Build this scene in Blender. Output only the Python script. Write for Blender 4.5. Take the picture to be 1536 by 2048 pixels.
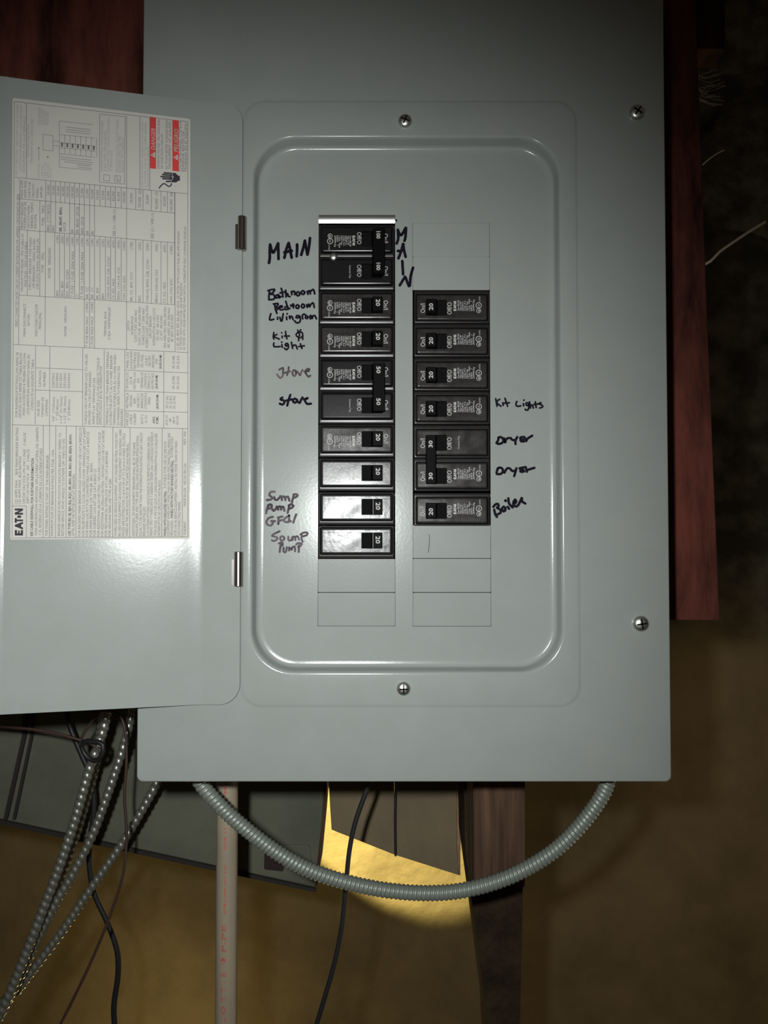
import bpy, bmesh, math, random
from mathutils import Vector, Matrix, noise
for o in list(bpy.data.objects): bpy.data.objects.remove(o)
C = bpy.context.scene.collection
random.seed(4)
# ------------------------------------------------------------------ camera
F = 1593.0; S = 0.00038; PITCH = math.radians(1.67); D = F*S
CAM = Vector((0, -D*math.cos(PITCH), -D*math.sin(PITCH)))
cd = bpy.data.cameras.new('camera'); cam = bpy.data.objects.new('camera', cd); C.objects.link(cam)
cd.sensor_fit = 'VERTICAL'; cd.sensor_height = 36; cd.lens = F/2048*36; cd.clip_start = .01
cam.location = CAM; cam.rotation_euler = (math.pi/2+PITCH, 0, 0)
bpy.context.scene.camera = cam
# ------------------------------------------------------------------ world, lamps, exposure
w = bpy.data.worlds.new('world'); bpy.context.scene.world = w; w.use_nodes = True
w.node_tree.nodes['Background'].inputs[0].default_value = (1.0, .78, .55, 1)
w.node_tree.nodes['Background'].inputs[1].default_value = .030
def lamp(name, kind, loc, power, col, aim=None, **kw):
    l = bpy.data.lights.new(name, kind); l.energy = power; l.color = col
    for k, v in kw.items(): setattr(l, k, v)
    o = bpy.data.objects.new(name, l); C.objects.link(o); o.location = loc
    if aim: o.rotation_euler = (Vector(aim)-Vector(loc)).to_track_quat('-Z', 'Y').to_euler()
    return o
FL = CAM + Vector((-.052, .0, .030))
lamp('camera_flash', 'SPOT', FL, 19.8, (.970, 1.0, .992), (-.115, 0, -.070), spot_size=math.radians(98), spot_blend=1.0, shadow_soft_size=.011)
lamp('cellar_lamp', 'POINT', (-.46, .95, -1.12), 2.5, (1.0, .78, .33), shadow_soft_size=.06)
lamp('right_wall_fill', 'POINT', (1.15, .35, -.85), 6.0, (1.0, .83, .58), shadow_soft_size=.10)  # unseen fill added to brighten the right of the back wall
lamp('wall_patch_spot', 'SPOT', (-.5264, .9590, .2099), 900, (1.0, .88, .38), (-.2806, 1.30, -.1561), spot_size=math.radians(46.8), spot_blend=.06, shadow_soft_size=.006)  # unseen spot, placed and shaped to throw the yellow patch on the wall
vs = bpy.context.scene.view_settings
vs.view_transform = 'Standard'; vs.look = 'None'; vs.exposure = 0; vs.gamma = 1; vs.use_curve_mapping = False
# ------------------------------------------------------------------ pixel ray to plane
def ray(px, py):
    a = (px-768)/F; b = (1024-py)/F; c, s = math.cos(PITCH), math.sin(PITCH)
    return Vector((a, c-b*s, s+b*c))
def P(px, py, Y=0.0):
    d = ray(px, py); return CAM + d*((Y-CAM.y)/d.y)
# ------------------------------------------------------------------ materials
def mat(name, col, rough=.5, metal=0, spec=.5, var=None, scale=8, bump=0, bscale=300, stretch=(1, 1, 1), detail=6, lo=.35, hi=.65, bdist=.0005, rv=None):
    m = bpy.data.materials.new(name); m.use_nodes = True
    nt = m.node_tree; b = nt.nodes['Principled BSDF']
    b.inputs['Base Color'].default_value = (*col, 1); b.inputs['Roughness'].default_value = rough
    b.inputs['Metallic'].default_value = metal; b.inputs['Specular IOR Level'].default_value = spec
    tc = nt.nodes.new('ShaderNodeTexCoord'); mp = nt.nodes.new('ShaderNodeMapping')
    mp.inputs['Scale'].default_value = stretch; nt.links.new(tc.outputs['Object'], mp.inputs[0])
    if var:
        n = nt.nodes.new('ShaderNodeTexNoise'); n.inputs['Scale'].default_value = scale; n.inputs['Detail'].default_value = detail
        n.inputs['Roughness'].default_value = .65
        r = nt.nodes.new('ShaderNodeValToRGB'); nt.links.new(mp.outputs[0], n.inputs[0]); nt.links.new(n.outputs[0], r.inputs[0])
        r.color_ramp.elements[0].position = lo; r.color_ramp.elements[1].position = hi
        r.color_ramp.elements[0].color = (*col, 1); r.color_ramp.elements[1].color = (*var, 1)
        nt.links.new(r.outputs[0], b.inputs['Base Color'])
    if rv:
        n = nt.nodes.new('ShaderNodeTexNoise'); n.inputs['Scale'].default_value = rv[2]; n.inputs['Detail'].default_value = 4
        mr = nt.nodes.new('ShaderNodeMapRange'); mr.inputs[1].default_value = .35; mr.inputs[2].default_value = .65; mr.inputs[3].default_value = rv[0]; mr.inputs[4].default_value = rv[1]
        nt.links.new(mp.outputs[0], n.inputs[0]); nt.links.new(n.outputs[0], mr.inputs[0]); nt.links.new(mr.outputs[0], b.inputs['Roughness'])
    if bump:
        n = nt.nodes.new('ShaderNodeTexNoise'); n.inputs['Scale'].default_value = bscale; n.inputs['Detail'].default_value = 3
        bp = nt.nodes.new('ShaderNodeBump'); bp.inputs['Strength'].default_value = bump; bp.inputs['Distance'].default_value = bdist
        nt.links.new(mp.outputs[0], n.inputs[0]); nt.links.new(n.outputs[0], bp.inputs['Height']); nt.links.new(bp.outputs[0], b.inputs['Normal'])
    return m
M = {}
M['paint'] = mat('grey_paint', (.238, .258, .242), .19, spec=.27, var=(.252, .268, .253), scale=30, bump=.5, bscale=420, bdist=.00006)
M['doorpaint'] = mat('door_paint', (.238, .258, .242), .19, spec=.27, var=(.252, .268, .253), scale=30, bump=.5, bscale=420, bdist=.00006)
M['inside'] = mat('enclosure_steel', (.05, .055, .052), .6)
M['black'] = mat('black_plastic', (.016, .0145, .0145), .30, spec=.3, rv=(.17, .26, 110), var=(.034, .030, .029), scale=90, bump=.35, bscale=500, bdist=.00006)
M['rimplastic'] = mat('rim_plastic', (.016, .0145, .0145), .30, spec=.3, bump=.3, bscale=300, bdist=.00006)
M['blackgloss'] = mat('glossy_black_plastic', (.010, .009, .010), .2, spec=.4, bump=.3, bscale=260, bdist=.00006)
M['newblack'] = mat('satin_black_plastic', (.018, .018, .017), .33, spec=.2, rv=(.18, .32, 90), var=(.035, .033, .032), scale=70, bump=.8, bscale=150, bdist=.00016)
M['handle'] = mat('handle_plastic', (.0035, .003, .0035), .5, spec=.03)
M['pit'] = mat('dark_slot', (.004, .004, .004), .9, spec=.1)  # also blackens the breaker grooves in place of shade
M['white'] = mat('white_print', (.40, .40, .38), .6)
M['steel'] = mat('zinc_steel', (.66, .68, .64), .36, 1, bump=.2, bscale=200)
M['bright'] = mat('bright_steel', (.75, .76, .73), .22, 1)
M['hinge'] = mat('hinge_steel', (.40, .37, .36), .25, 1)
M['ink'] = mat('marker_ink', (.003, .0025, .006), .7, spec=.05, var=(.010, .007, .015), scale=160)
M['inkfade'] = mat('faded_marker_ink', (.035, .027, .036), .7, spec=.1, var=(.12, .10, .115), scale=110)
M['inkmaroon'] = mat('worn_marker_ink', (.012, .008, .012), .7, spec=.1, var=(.13, .09, .095), scale=90)
M['paper'] = mat('label_paper', (.43, .42, .38), .65, spec=.25, var=(.455, .445, .40), scale=25)
M['print'] = mat('label_print', (.13, .11, .12), .7, spec=.2)
M['printsoft'] = mat('label_print_pale', (.27, .25, .245), .7, spec=.2)
M['printbold'] = mat('label_print_bold', (.03, .025, .035), .7, spec=.2)
M['red'] = mat('red_print', (.50, .035, .03), .6)
M['board'] = mat('red_brown_board', (.018, .007, .005), .85, spec=.1, var=(.05, .018, .012), scale=26, stretch=(1.6, 1, .35), bump=.6, bscale=60, bdist=.002)
M['board2'] = mat('red_brown_board_right', (.020, .007, .005), .85, spec=.1, var=(.13, .038, .027), scale=22, stretch=(1.6, 1, .35), bump=.6, bscale=60, bdist=.002)
M['walltan'] = mat('old_parged_wall', (.105, .080, .045), .9, spec=.15, var=(.215, .165, .088), scale=2.0, bump=.35, bscale=35, bdist=.004, detail=8)
M['wall'] = M['walltan']      # rubble above, tan parging below a ragged line
_nt = M['wall'].node_tree; _b = _nt.nodes['Principled BSDF']; _lk = _b.inputs['Base Color'].links[0].from_socket
_tc = _nt.nodes.new('ShaderNodeTexCoord'); _sx = _nt.nodes.new('ShaderNodeSeparateXYZ'); _nz = _nt.nodes.new('ShaderNodeTexNoise'); _nz.inputs['Scale'].default_value = 5
_nt.links.new(_tc.outputs['Object'], _sx.inputs[0]); _nt.links.new(_tc.outputs['Object'], _nz.inputs[0])
_ad = _nt.nodes.new('ShaderNodeMath'); _ad.operation = 'MULTIPLY_ADD'; _ad.inputs[1].default_value = .28; _nt.links.new(_nz.outputs[0], _ad.inputs[0]); _nt.links.new(_sx.outputs[2], _ad.inputs[2])
_mr = _nt.nodes.new('ShaderNodeMapRange'); _mr.inputs[1].default_value = -.20; _mr.inputs[2].default_value = -.02; _nt.links.new(_ad.outputs[0], _mr.inputs[0])
_n2 = _nt.nodes.new('ShaderNodeTexNoise'); _n2.inputs['Scale'].default_value = 14; _n2.inputs['Detail'].default_value = 8; _nt.links.new(_tc.outputs['Object'], _n2.inputs[0])
_r2 = _nt.nodes.new('ShaderNodeValToRGB'); _r2.color_ramp.elements[0].position = .4; _r2.color_ramp.elements[1].position = .7
_r2.color_ramp.elements[0].color = (.035, .032, .024, 1); _r2.color_ramp.elements[1].color = (.11, .10, .075, 1); _nt.links.new(_n2.outputs[0], _r2.inputs[0])
_mx = _nt.nodes.new('ShaderNodeMix'); _mx.data_type = 'RGBA'; _nt.links.new(_mr.outputs[0], _mx.inputs[0]); _nt.links.new(_lk, _mx.inputs[6]); _nt.links.new(_r2.outputs[0], _mx.inputs[7]); _nt.links.new(_mx.outputs[2], _b.inputs['Base Color'])
M['floor'] = mat('cellar_floor', (.08, .065, .045), .9, var=(.14, .11, .07), scale=6)
M['duct'] = mat('grey_green_sheet', (.085, .092, .066), .6, spec=.3, var=(.135, .137, .10), scale=7)
M['ductdark'] = mat('dark_trim', (.018, .015, .012), .8)
M['knock'] = mat('dark_red_knockout', (.02, .008, .008), .8)
M['brownb'] = mat('grey_brown_plank', (.13, .102, .062), .8, spec=.2, var=(.20, .155, .095), scale=9, stretch=(1, 1, .5), bump=.4, bscale=50, bdist=.002)
M['post'] = mat('red_brown_post', (.035, .018, .011), .85, spec=.2, var=(.13, .075, .045), scale=22, stretch=(3, 3, .18), bump=.5, bscale=60, bdist=.002)
M['post2'] = mat('dark_brown_beam', (.020, .013, .009), .9, spec=.1, var=(.045, .030, .018), scale=30, bump=.8, bscale=80, bdist=.004)
M['edge'] = mat('lit_rough_edge', (.35, .20, .11), .85, var=(.22, .12, .07), scale=60)
M['conduit'] = mat('flexible_conduit', (.20, .225, .195), .42, .35, bump=.3, bscale=300)
M['armor'] = mat('armored_cable', (.34, .35, .30), .33, .75)
M['rubber'] = mat('black_cable', (.012, .012, .014), .5)
M['wire'] = mat('brown_wire', (.045, .022, .016), .5)
M['pvc'] = mat('cream_pipe', (.25, .21, .15), .5, var=(.30, .25, .18), scale=12)
M['pipetext'] = mat('pipe_print', (.42, .09, .07), .6)
M['stone'] = mat('dark_stone', (.035, .032, .025), .9, spec=.15, var=(.11, .10, .078), scale=18, bump=.8, bscale=50, bdist=.004)
M['web'] = mat('dusty_straw', (.30, .24, .18), .9)
# ------------------------------------------------------------------ mesh helpers
class MB:
    def __init__(s): s.v = []; s.f = []
    def add(s, vs, fs):
        b = len(s.v); s.v += [Vector(v) for v in vs]; s.f += [tuple(i+b for i in f) for f in fs]
    def box(s, a, b):
        x0, y0, z0 = a; x1, y1, z1 = b
        s.add([(x0,y0,z0),(x1,y0,z0),(x1,y1,z0),(x0,y1,z0),(x0,y0,z1),(x1,y0,z1),(x1,y1,z1),(x0,y1,z1)],
              [(0,3,2,1),(4,5,6,7),(0,1,5,4),(1,2,6,5),(2,3,7,6),(3,0,4,7)])
    def prism(s, pts, back):     # polygon pts (Vectors) extruded by vector back
        n = len(pts); back = Vector(back)
        s.add([Vector(p) for p in pts]+[Vector(p)+back for p in pts],
              [tuple(range(n)), tuple(range(2*n-1, n-1, -1))]+[(i, n+i, n+(i+1)%n, (i+1)%n) for i in range(n)])
    def loft(s, loops, cap0=False, cap1=False):
        n = len(loops[0]); b = len(s.v)
        for l in loops: s.v += [Vector(p) for p in l]
        for k in range(len(loops)-1):
            for i in range(n):
                j = (i+1) % n
                s.f.append((b+k*n+i, b+k*n+j, b+(k+1)*n+j, b+(k+1)*n+i))
        if cap0: s.f.append(tuple(b+i for i in range(n-1, -1, -1)))
        if cap1: s.f.append(tuple(b+(len(loops)-1)*n+i for i in range(n)))
    def tube(s, pts, r, seg=10, caps=True, ridge=None):
        loops = []; up = Vector((0, -1, .02)); prev = None; dist = 0
        for i, p in enumerate(pts):
            t = (pts[min(i+1, len(pts)-1)]-pts[max(i-1, 0)]).normalized()
            if prev is None: n = (up-t*up.dot(t)).normalized()
            else: n = (prev-t*prev.dot(t)).normalized()
            prev = n; b = t.cross(n)
            if i: dist += (p-pts[i-1]).length
            L = []
            for k in range(seg):
                a = 2*math.pi*k/seg; rr = r
                if ridge: rr = r-ridge[1]+ridge[1]*abs(math.cos(math.pi*dist/ridge[0]+a/2))*1.0
                L.append(p+n*math.cos(a)*rr+b*math.sin(a)*rr)
            loops.append(L)
        s.loft(loops, caps, caps)
    def build(s, name, m, parent=None, smooth=False, bevel=0, loc=None, angle=40):
        me = bpy.data.meshes.new(name)
        org = loc if loc is not None else Vector((0, 0, 0))
        me.from_pydata([v-org for v in s.v], [], s.f); me.materials.append(m)
        bm = bmesh.new(); bm.from_mesh(me); bmesh.ops.recalc_face_normals(bm, faces=bm.faces[:]) if s.__dict__.get('fix', True) else None
        bm.to_mesh(me); bm.free()
        if smooth: me.shade_smooth()
        o = bpy.data.objects.new(name, me); C.objects.link(o); o.location = org
        if parent: o.parent = parent
        if bevel:
            bv = o.modifiers.new('bevel', 'BEVEL'); bv.width = bevel; bv.segments = 2; bv.limit_method = 'ANGLE'
        if smooth:
            me.set_sharp_from_angle(angle=math.radians(angle))
        return o
def rr(x0, x1, z0, z1, r, y, n=8):
    pts = []
    for cx, cz, a0 in ((x1-r, z1-r, 0), (x0+r, z1-r, 90), (x0+r, z0+r, 180), (x1-r, z0+r, 270)):
        for i in range(n+1):
            a = math.radians(a0+90*i/n); pts.append(Vector((cx+r*math.cos(a), y, cz+r*math.sin(a))))
    return pts
def fill_holes(mb, outer, holes):
    bm = bmesh.new(); 
    for loop in [outer]+holes:
        vs_ = [bm.verts.new(p) for p in loop]
        for i in range(len(vs_)): bm.edges.new((vs_[i], vs_[(i+1) % len(vs_)]))
    bmesh.ops.triangle_fill(bm, use_beauty=True, use_dissolve=False, edges=bm.edges[:], normal=(0, -1, 0))
    bm.verts.index_update()
    mb.add([v.co.copy() for v in bm.verts], [tuple(v.index for v in f.verts) for f in bm.faces]); bm.free()
def rectloop(x0, x1, z0, z1, y): return [Vector((x0,y,z0)), Vector((x1,y,z0)), Vector((x1,y,z1)), Vector((x0,y,z1))]
def spline(pts, n=12):
    pts = [Vector(p) for p in pts]; out = []
    for i in range(len(pts)-1):
        p0 = pts[max(i-1, 0)]; p1 = pts[i]; p2 = pts[i+1]; p3 = pts[min(i+2, len(pts)-1)]
        for k in range(n):
            t = k/n
            out.append(.5*((2*p1)+(p2-p0)*t+(2*p0-5*p1+4*p2-p3)*t*t+(3*p1-p0-3*p2+p3)*t**3))
    return out+[pts[-1]]
def resample(pts, step):
    out = [pts[0]]; acc = 0
    for a, b in zip(pts, pts[1:]):
        L = (b-a).length
        while L > 0 and acc+L >= step:
            t = (step-acc)/L; a = a.lerp(b, t); out.append(a.copy()); L = (b-a).length; acc = 0
        acc += L
    out.append(pts[-1]); return out
def empty(name, loc=(0, 0, 0)):
    o = bpy.data.objects.new(name, None); C.objects.link(o); o.location = loc; o.empty_display_size = .02; return o
def tag(o, label=None, cat=None, group=None, kind=None):
    if label: o['label'] = label
    if cat: o['category'] = cat
    if group: o['group'] = group
    if kind: o['kind'] = kind
    return o
# ------------------------------------------------------------------ lettering
_cache = {}
def glyphs(t, bold=0.0):
    k = (t, bold)
    if k in _cache: return _cache[k]
    cu = bpy.data.curves.new('t', 'FONT'); cu.body = t; cu.size = 1; cu.resolution_u = 2; cu.offset = bold; cu.fill_mode = 'FRONT'
    ob = bpy.data.objects.new('t', cu); me = ob.to_mesh()
    vs_ = [(v.co.x, v.co.y) for v in me.vertices]; fs = [tuple(p.vertices) for p in me.polygons]
    ob.to_mesh_clear(); bpy.data.objects.remove(ob); bpy.data.curves.remove(cu)
    if vs_:
        x0 = min(v[0] for v in vs_); x1 = max(v[0] for v in vs_)
        vs_ = [(v[0]-x0, v[1]) for v in vs_]; wd = x1-x0
    else: wd = 1
    _cache[k] = (vs_, fs, wd); return _cache[k]
CAP = .70      # cap height of the built-in font at size 1
# ------------------------------------------------------------------ structure
XW0, XW1, ZF, ZC, YW = -3.2, 3.2, -1.45, 1.6, 1.30
mb = MB(); nx, nz = 150, 110
for j in range(nz+1):
    for i in range(nx+1):
        x = XW0+(XW1-XW0)*i/nx; z = ZF+(ZC-ZF)*j/nz
        d = noise.noise(Vector((x*3.1, 1.7, z*3.1)))*.010+noise.noise(Vector((x*11, 7.7, z*11)))*.0015+noise.noise(Vector((x*30, 2.7, z*30)))*.0006
        mb.v.append(Vector((x, YW+d, z)))
for j in range(nz):
    for i in range(nx):
        a = j*(nx+1)+i; mb.f.append((a, a+1, a+nx+2, a+nx+1))
tag(mb.build('wall_back', M['wall'], smooth=True, angle=180), 'old brownish tan parged cellar wall behind everything', kind='structure')
mb = MB(); mb.box((XW0, -1.0, ZF-.05), (XW1, YW+.05, ZF)); tag(mb.build('floor', M['floor']), 'cellar floor', kind='structure')
# ------------------------------------------------------------------ the panel: enclosure, cover, door
panel = empty('breaker_panel', P(805, 1560, .04))
def pbuild(mb, name, m, parent=None, **kw):
    o = mb.build(name, m, None, **kw); par = parent or panel
    o.parent = par; o.matrix_parent_inverse = Matrix.Translation(-wloc(par)); return o
def wloc(o):
    l = Vector(o.location); return l if not o.parent else l
tag(panel, 'grey metal breaker panel with its door swung open to the left', 'electrical panel')
XL = P(270.5, 1556).x; XR = P(1340.5, 1556).x; ZB = P(800, 1564).z; ZT = P(800, -150).z
XL = (XL+P(289, 10).x)/2; XR = (XR+P(1330, 10).x)/2
def px2x(px, py=1024, Y=0): return P(px, py, Y).x
def py2z(py, Y=0): return P(768, py, Y).z
YD = .0120     # deadfront depth
mb = MB()
# flange back edge -> front edge -> embossed outline -> pan wall -> deadfront
L = []
q = .0046
for off, y in ((0, .020), (0, .0012), (.0004, .0003), (.0012, 0)): L.append(rr(XL+off, XR-off, ZB+off, ZT-off, q, y, 12))
ex0, ex1, ez0, ez1 = px2x(484), px2x(1157), py2z(1412), py2z(204)
for off, y in ((-.0014, 0), (-.0006, -.00008), (.0004, -.00065), (.0012, -.0008)):
    L.append(rr(ex0+off, ex1-off, ez0+off, ez1-off, .016, y, 12))
rx0, rx1, rz0, rz1 = px2x(501), px2x(1126), py2z(1347), py2z(272)
prof = [(-.0006, -.0008, 33), (.0004, -.0006, 33), (.0010, -.0002, 32), (.0015, .0006, 32), (.0019, .0016, 32), (.0026, .0088, 31), (.0031, .0102, 31), (.0040, .0112, 30), (.0055, .0118, 29), (.0078, YD, 28)]
for off, y, r_ in prof: L.append(rr(rx0+off, rx1-off, rz0+off, rz1-off, r_*.001, y, 12))
mb.loft(L)
yd = YD
cols = {'L': (637, 790), 'R': (826, 981)}
def zz(py): return py2z(py, YD)
def xx(px): return px2x(px, 1024, YD)
HL = rectloop(xx(636), xx(790.5), zz(1252.5), zz(433), YD)
HR = rectloop(xx(825.5), xx(981.5), zz(1253), zz(446.5), YD)
fill_holes(mb, L[-1], [HL, HR])
for H in (HL, HR): mb.loft([H, [p+Vector((0, .0014, 0)) for p in H]])
mb.fix = True
cover = pbuild(mb, 'cover_plate', M['paint'], smooth=True, angle=50)
mb = MB()   # enclosure box, open to the front
bx0, bx1, bz0, bz1 = XL+.010, XR-.010, ZB+.012, ZT-.012
for a, b in (((bx0,.020,bz0),(bx0+.0015,.072,bz1)), ((bx1-.0015,.020,bz0),(bx1,.072,bz1)), ((bx0,.020,bz0),(bx1,.072,bz0+.0015)), ((bx0,.020,bz1-.0015),(bx1,.072,bz1)), ((bx0,.0705,bz0),(bx1,.072,bz1))): mb.box(a, b)
pbuild(mb, 'enclosure_box', M['inside'])
# filler plates
def filler(px0, px1, py0, py1):
    g = .00018; mb = MB()
    y0 = YD+.0002
    lo = rr(xx(px0)+g, xx(px1)-g, zz(py1)+g, zz(py0)-g, .0006, y0, 2)
    zc = (zz(py0)+zz(py1))/2
    for p in lo: p.y += -.0002-.040*(p.z-zc)
    mb.loft([[p+Vector((0, .0012, 0)) for p in lo], lo], True, True)
    pbuild(mb, 'filler_plate', M['paint'], bevel=.0002)
for a, b in ((1117.5, 1185), (1185, 1252.5)): filler(636, 790.5, a, b)
for a, b in ((446.5, 513), (513, 580), (1049.5, 1117), (1117, 1185), (1185, 1253)): filler(825.5, 981.5, a, b)
# bright bent lip over the main breaker
mb = MB(); loops = []
for i in range(9):
    a = math.radians(90*i/8)
    loops.append([Vector((x_, YD-.0026+.0030*(1-math.cos(a*.62)), zz(432.6)-.0074*math.sin(a*.62))) for x_ in (xx(636.5), xx(790))])
b = len(mb.v)
for l in loops: mb.v += l
for i in range(8): mb.f.append((2*i, 2*i+1, 2*i+3, 2*i+2))
o = pbuild(mb, 'bent_lip', M['bright'], smooth=True, angle=180); tag(o, 'bright bare metal lip above main breaker')
# screws of the cover
def screw(px, py, Y, r, ang, name='screw', m='steel', parent=None):
    c = P(px, py, Y); mb = MB(); R = r*S; loops = []
    for rad, h in ((1.0, 0), (1.0, -.15), (.93, -.36), (.78, -.52), (.55, -.63), (.28, -.69), (.10, -.70)):
        loops.append([c+Vector((math.cos(a)*R*rad, h*R, math.sin(a)*R*rad)) for a in [2*math.pi*k/24 for k in range(24)]])
    mb.loft(loops, False, True); o = pbuild(mb, name, M[m], parent=parent, smooth=True, angle=60)
    s_ = MB(); d = Vector((math.cos(ang), 0, math.sin(ang))); n = Vector((-math.sin(ang), 0, math.cos(ang)))
    for dd, nn in ((d, n), (n, d)) if name != 'slotted_screw' else ((d, n),):
        wv = nn*R*.10; s_.prism([c+dd*R*.62+wv+Vector((0, -.725*R, 0)), c+dd*R*.62-wv+Vector((0, -.725*R, 0)), c-dd*R*.62-wv+Vector((0, -.725*R, 0)), c-dd*R*.62+wv+Vector((0, -.725*R, 0))], (0, .3*R, 0))
    sl = pbuild(s_, 'screw_slot', M['pit'], parent=panel)
    sl.parent = o; sl.matrix_parent_inverse = Matrix.Identity(4); return o
screw(810, 243, -.0008, 14, 1.2); screw(1273, 226, 0, 16, .95); screw(1281, 1247, 0, 16, .15); screw(807, 1377, -.0008, 14, 0)
# ------------------------------------------------------------------ door
YF = -.0030; XF = P(409, 1024, YF).x; XH = P(481.5, 1024, YF).x; MS = .25
ZD0 = py2z(1409, YF); ZD1 = py2z(205, YF)
th = math.atan(MS)
def Pdoor(px, py, off=.0006):
    d = ray(px, py); # y - MS*x = YF - MS*XF (front face), then lift towards camera
    y0 = YF-.0004-off
    t = (y0-MS*XF-CAM.y+MS*CAM.x)/(d.y-MS*d.x); return CAM+d*t
XE = Pdoor(6, 1024).x
def doorpt(x):       # profile of the door over x (front face)
    Rf = .007
    if x >= XF: return YF
    if x >= XE: 
        u = XF-x; return YF-MS*(u-Rf*.5*(1-math.exp(-u/Rf*2)))
    u = XE-x; return YF-MS*(XF-XE-.002)-MS*.012*(1-math.exp(-u/.012))
mb = MB(); xs = []
r = .0155
xs += [XH-r*(1-math.cos(math.radians(90*i/10))) for i in range(11)]
xs += [XF+.002, XF]+[XF-.0006*i for i in range(1, 20)]
xs += [XE+.0005, XE]
xs += [XE-.002*i for i in range(1, 12)]+[XE-.05, XE-.078]
for x in xs:
    u = XH-x; cut = r-math.sqrt(max(0, r*r-(r-u)**2)) if u < r else 0
    y = doorpt(x); mb.v += [Vector((x, y, ZD0+cut)), Vector((x, y, ZD1-cut))]
for i in range(len(xs)-1): mb.f.append((2*i, 2*i+1, 2*i+3, 2*i+2))
# outer flange, bent away from the camera side
n = len(mb.v); xl = xs[-1]; mb.v += [Vector((xl, doorpt(xl)+.012, ZD0)), Vector((xl, doorpt(xl)+.012, ZD1))]; mb.f.append((n-2, n-1, n+1, n))
me_door = pbuild(mb, 'door', M['doorpaint'])
so = me_door.modifiers.new('sheet', 'SOLIDIFY'); so.thickness = .0011; so.offset = 0
door = me_door
def dbuild(mb, name, m, **kw):
    o = mb.build(name, m, None, **kw); o.parent = door; return o
# hinges
for (px, pa, pb) in ((478, 433, 501), (474.5, 1103, 1173)):
    mb = MB(); xa = P(px+3, 1024, -.004).x; z0, z1 = py2z(pb, -.004), py2z(pa, -.004)
    loops = []
    for z in (z0, z0+.0005, (z0+z1)/2, z1-.0005, z1):
        rad = .0028 if z in (z0, z1) else .0033
        loops.append([Vector((xa+math.cos(2*math.pi*k/16)*rad, -.004+math.sin(2*math.pi*k/16)*rad, z)) for k in range(16)])
    mb.loft(loops, True, True)
    mb.box((xa-.0050, YF-.0014, z0+.001), (xa-.001, YF-.0004, z1-.006))
    tag(dbuild(mb, 'hinge', M['hinge'], smooth=True, angle=40), 'small bare steel hinge knuckle')
# ------------------------------------------------------------------ door label
def lab_poly(mb, pts, off): 
    b = len(mb.v); mb.v += [Pdoor(x, y, off) for x, y in pts]; mb.f.append(tuple(range(b, b+len(pts))))
def roundq(c, r=5, n=4):
    out = []
    m_ = len(c)
    for i in range(m_):
        p = Vector((*c[i], 0)); a = Vector((*c[i-1], 0)); b = Vector((*c[(i+1) % m_], 0))
        u = (a-p).normalized()*r; v = (b-p).normalized()*r
        for k in range(n+1):
            t = k/n; q_ = p+u*(1-t)**2+v*t*t; out.append((q_.x, q_.y))
    return out
mb = MB(); lab_poly(mb, roundq([(20.5, 1079.5), (379, 1077.5), (381, 238), (25, 195.5)]), .0004)
mb.v += [v+Vector((0, .0003, 0)) for v in mb.v]; nn_ = len(mb.v)//2
for i in range(nn_): mb.f.append((i, (i+1) % nn_, nn_+(i+1) % nn_, nn_+i))
tag(dbuild(mb, 'label_sheet', M['paper']), 'off-white printed wiring label turned sideways on open door')
BL = []; PR = MB(); PB = MB(); PS = MB(); RD = MB(); WH = MB()
OFF = .0006
def seg(mb, x0, y0, x1, y1, w=.9, off=OFF):
    d = Vector((x1-x0, y1-y0, 0)); 
    if d.length == 0: return
    n = Vector((-d.y, d.x, 0)).normalized()*w/2
    lab_poly(mb, [(x0+n.x, y0+n.y), (x1+n.x, y1+n.y), (x1-n.x, y1-n.y), (x0-n.x, y0-n.y)], off)
def LT(x, y0, y1, t, h=5.3, it=0, b=0, mb=None, off=OFF):
    """line of type reading bottom to top; x = baseline, y0 start (lower), y1 end (upper)"""
    own = b and mb is None
    mb = mb if mb is not None else (MB() if b else PR)
    vs_, fs, wd = glyphs(t, .012 if b else .0)
    sx = (y0-y1)/wd; sy = h/CAP
    A = Pdoor(x, y0, off); B = Pdoor(x, y1, off); ez = (B.z-A.z)/wd
    ks = Pdoor(x-h, y0, off)-A; ks = ks*(1/CAP); ks.z = 0
    sh = .22*h/CAP/(y0-y1)*wd if it else 0
    b0 = len(mb.v)
    for gx, gy in vs_:
        mb.v.append(A+Vector((0, 0, (gx+sh*gy)*ez))+ks*gy)
    mb.f += [tuple(i+b0 for i in f) for f in fs]
    if own: mb.fix = False; BL.append(mb)
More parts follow.
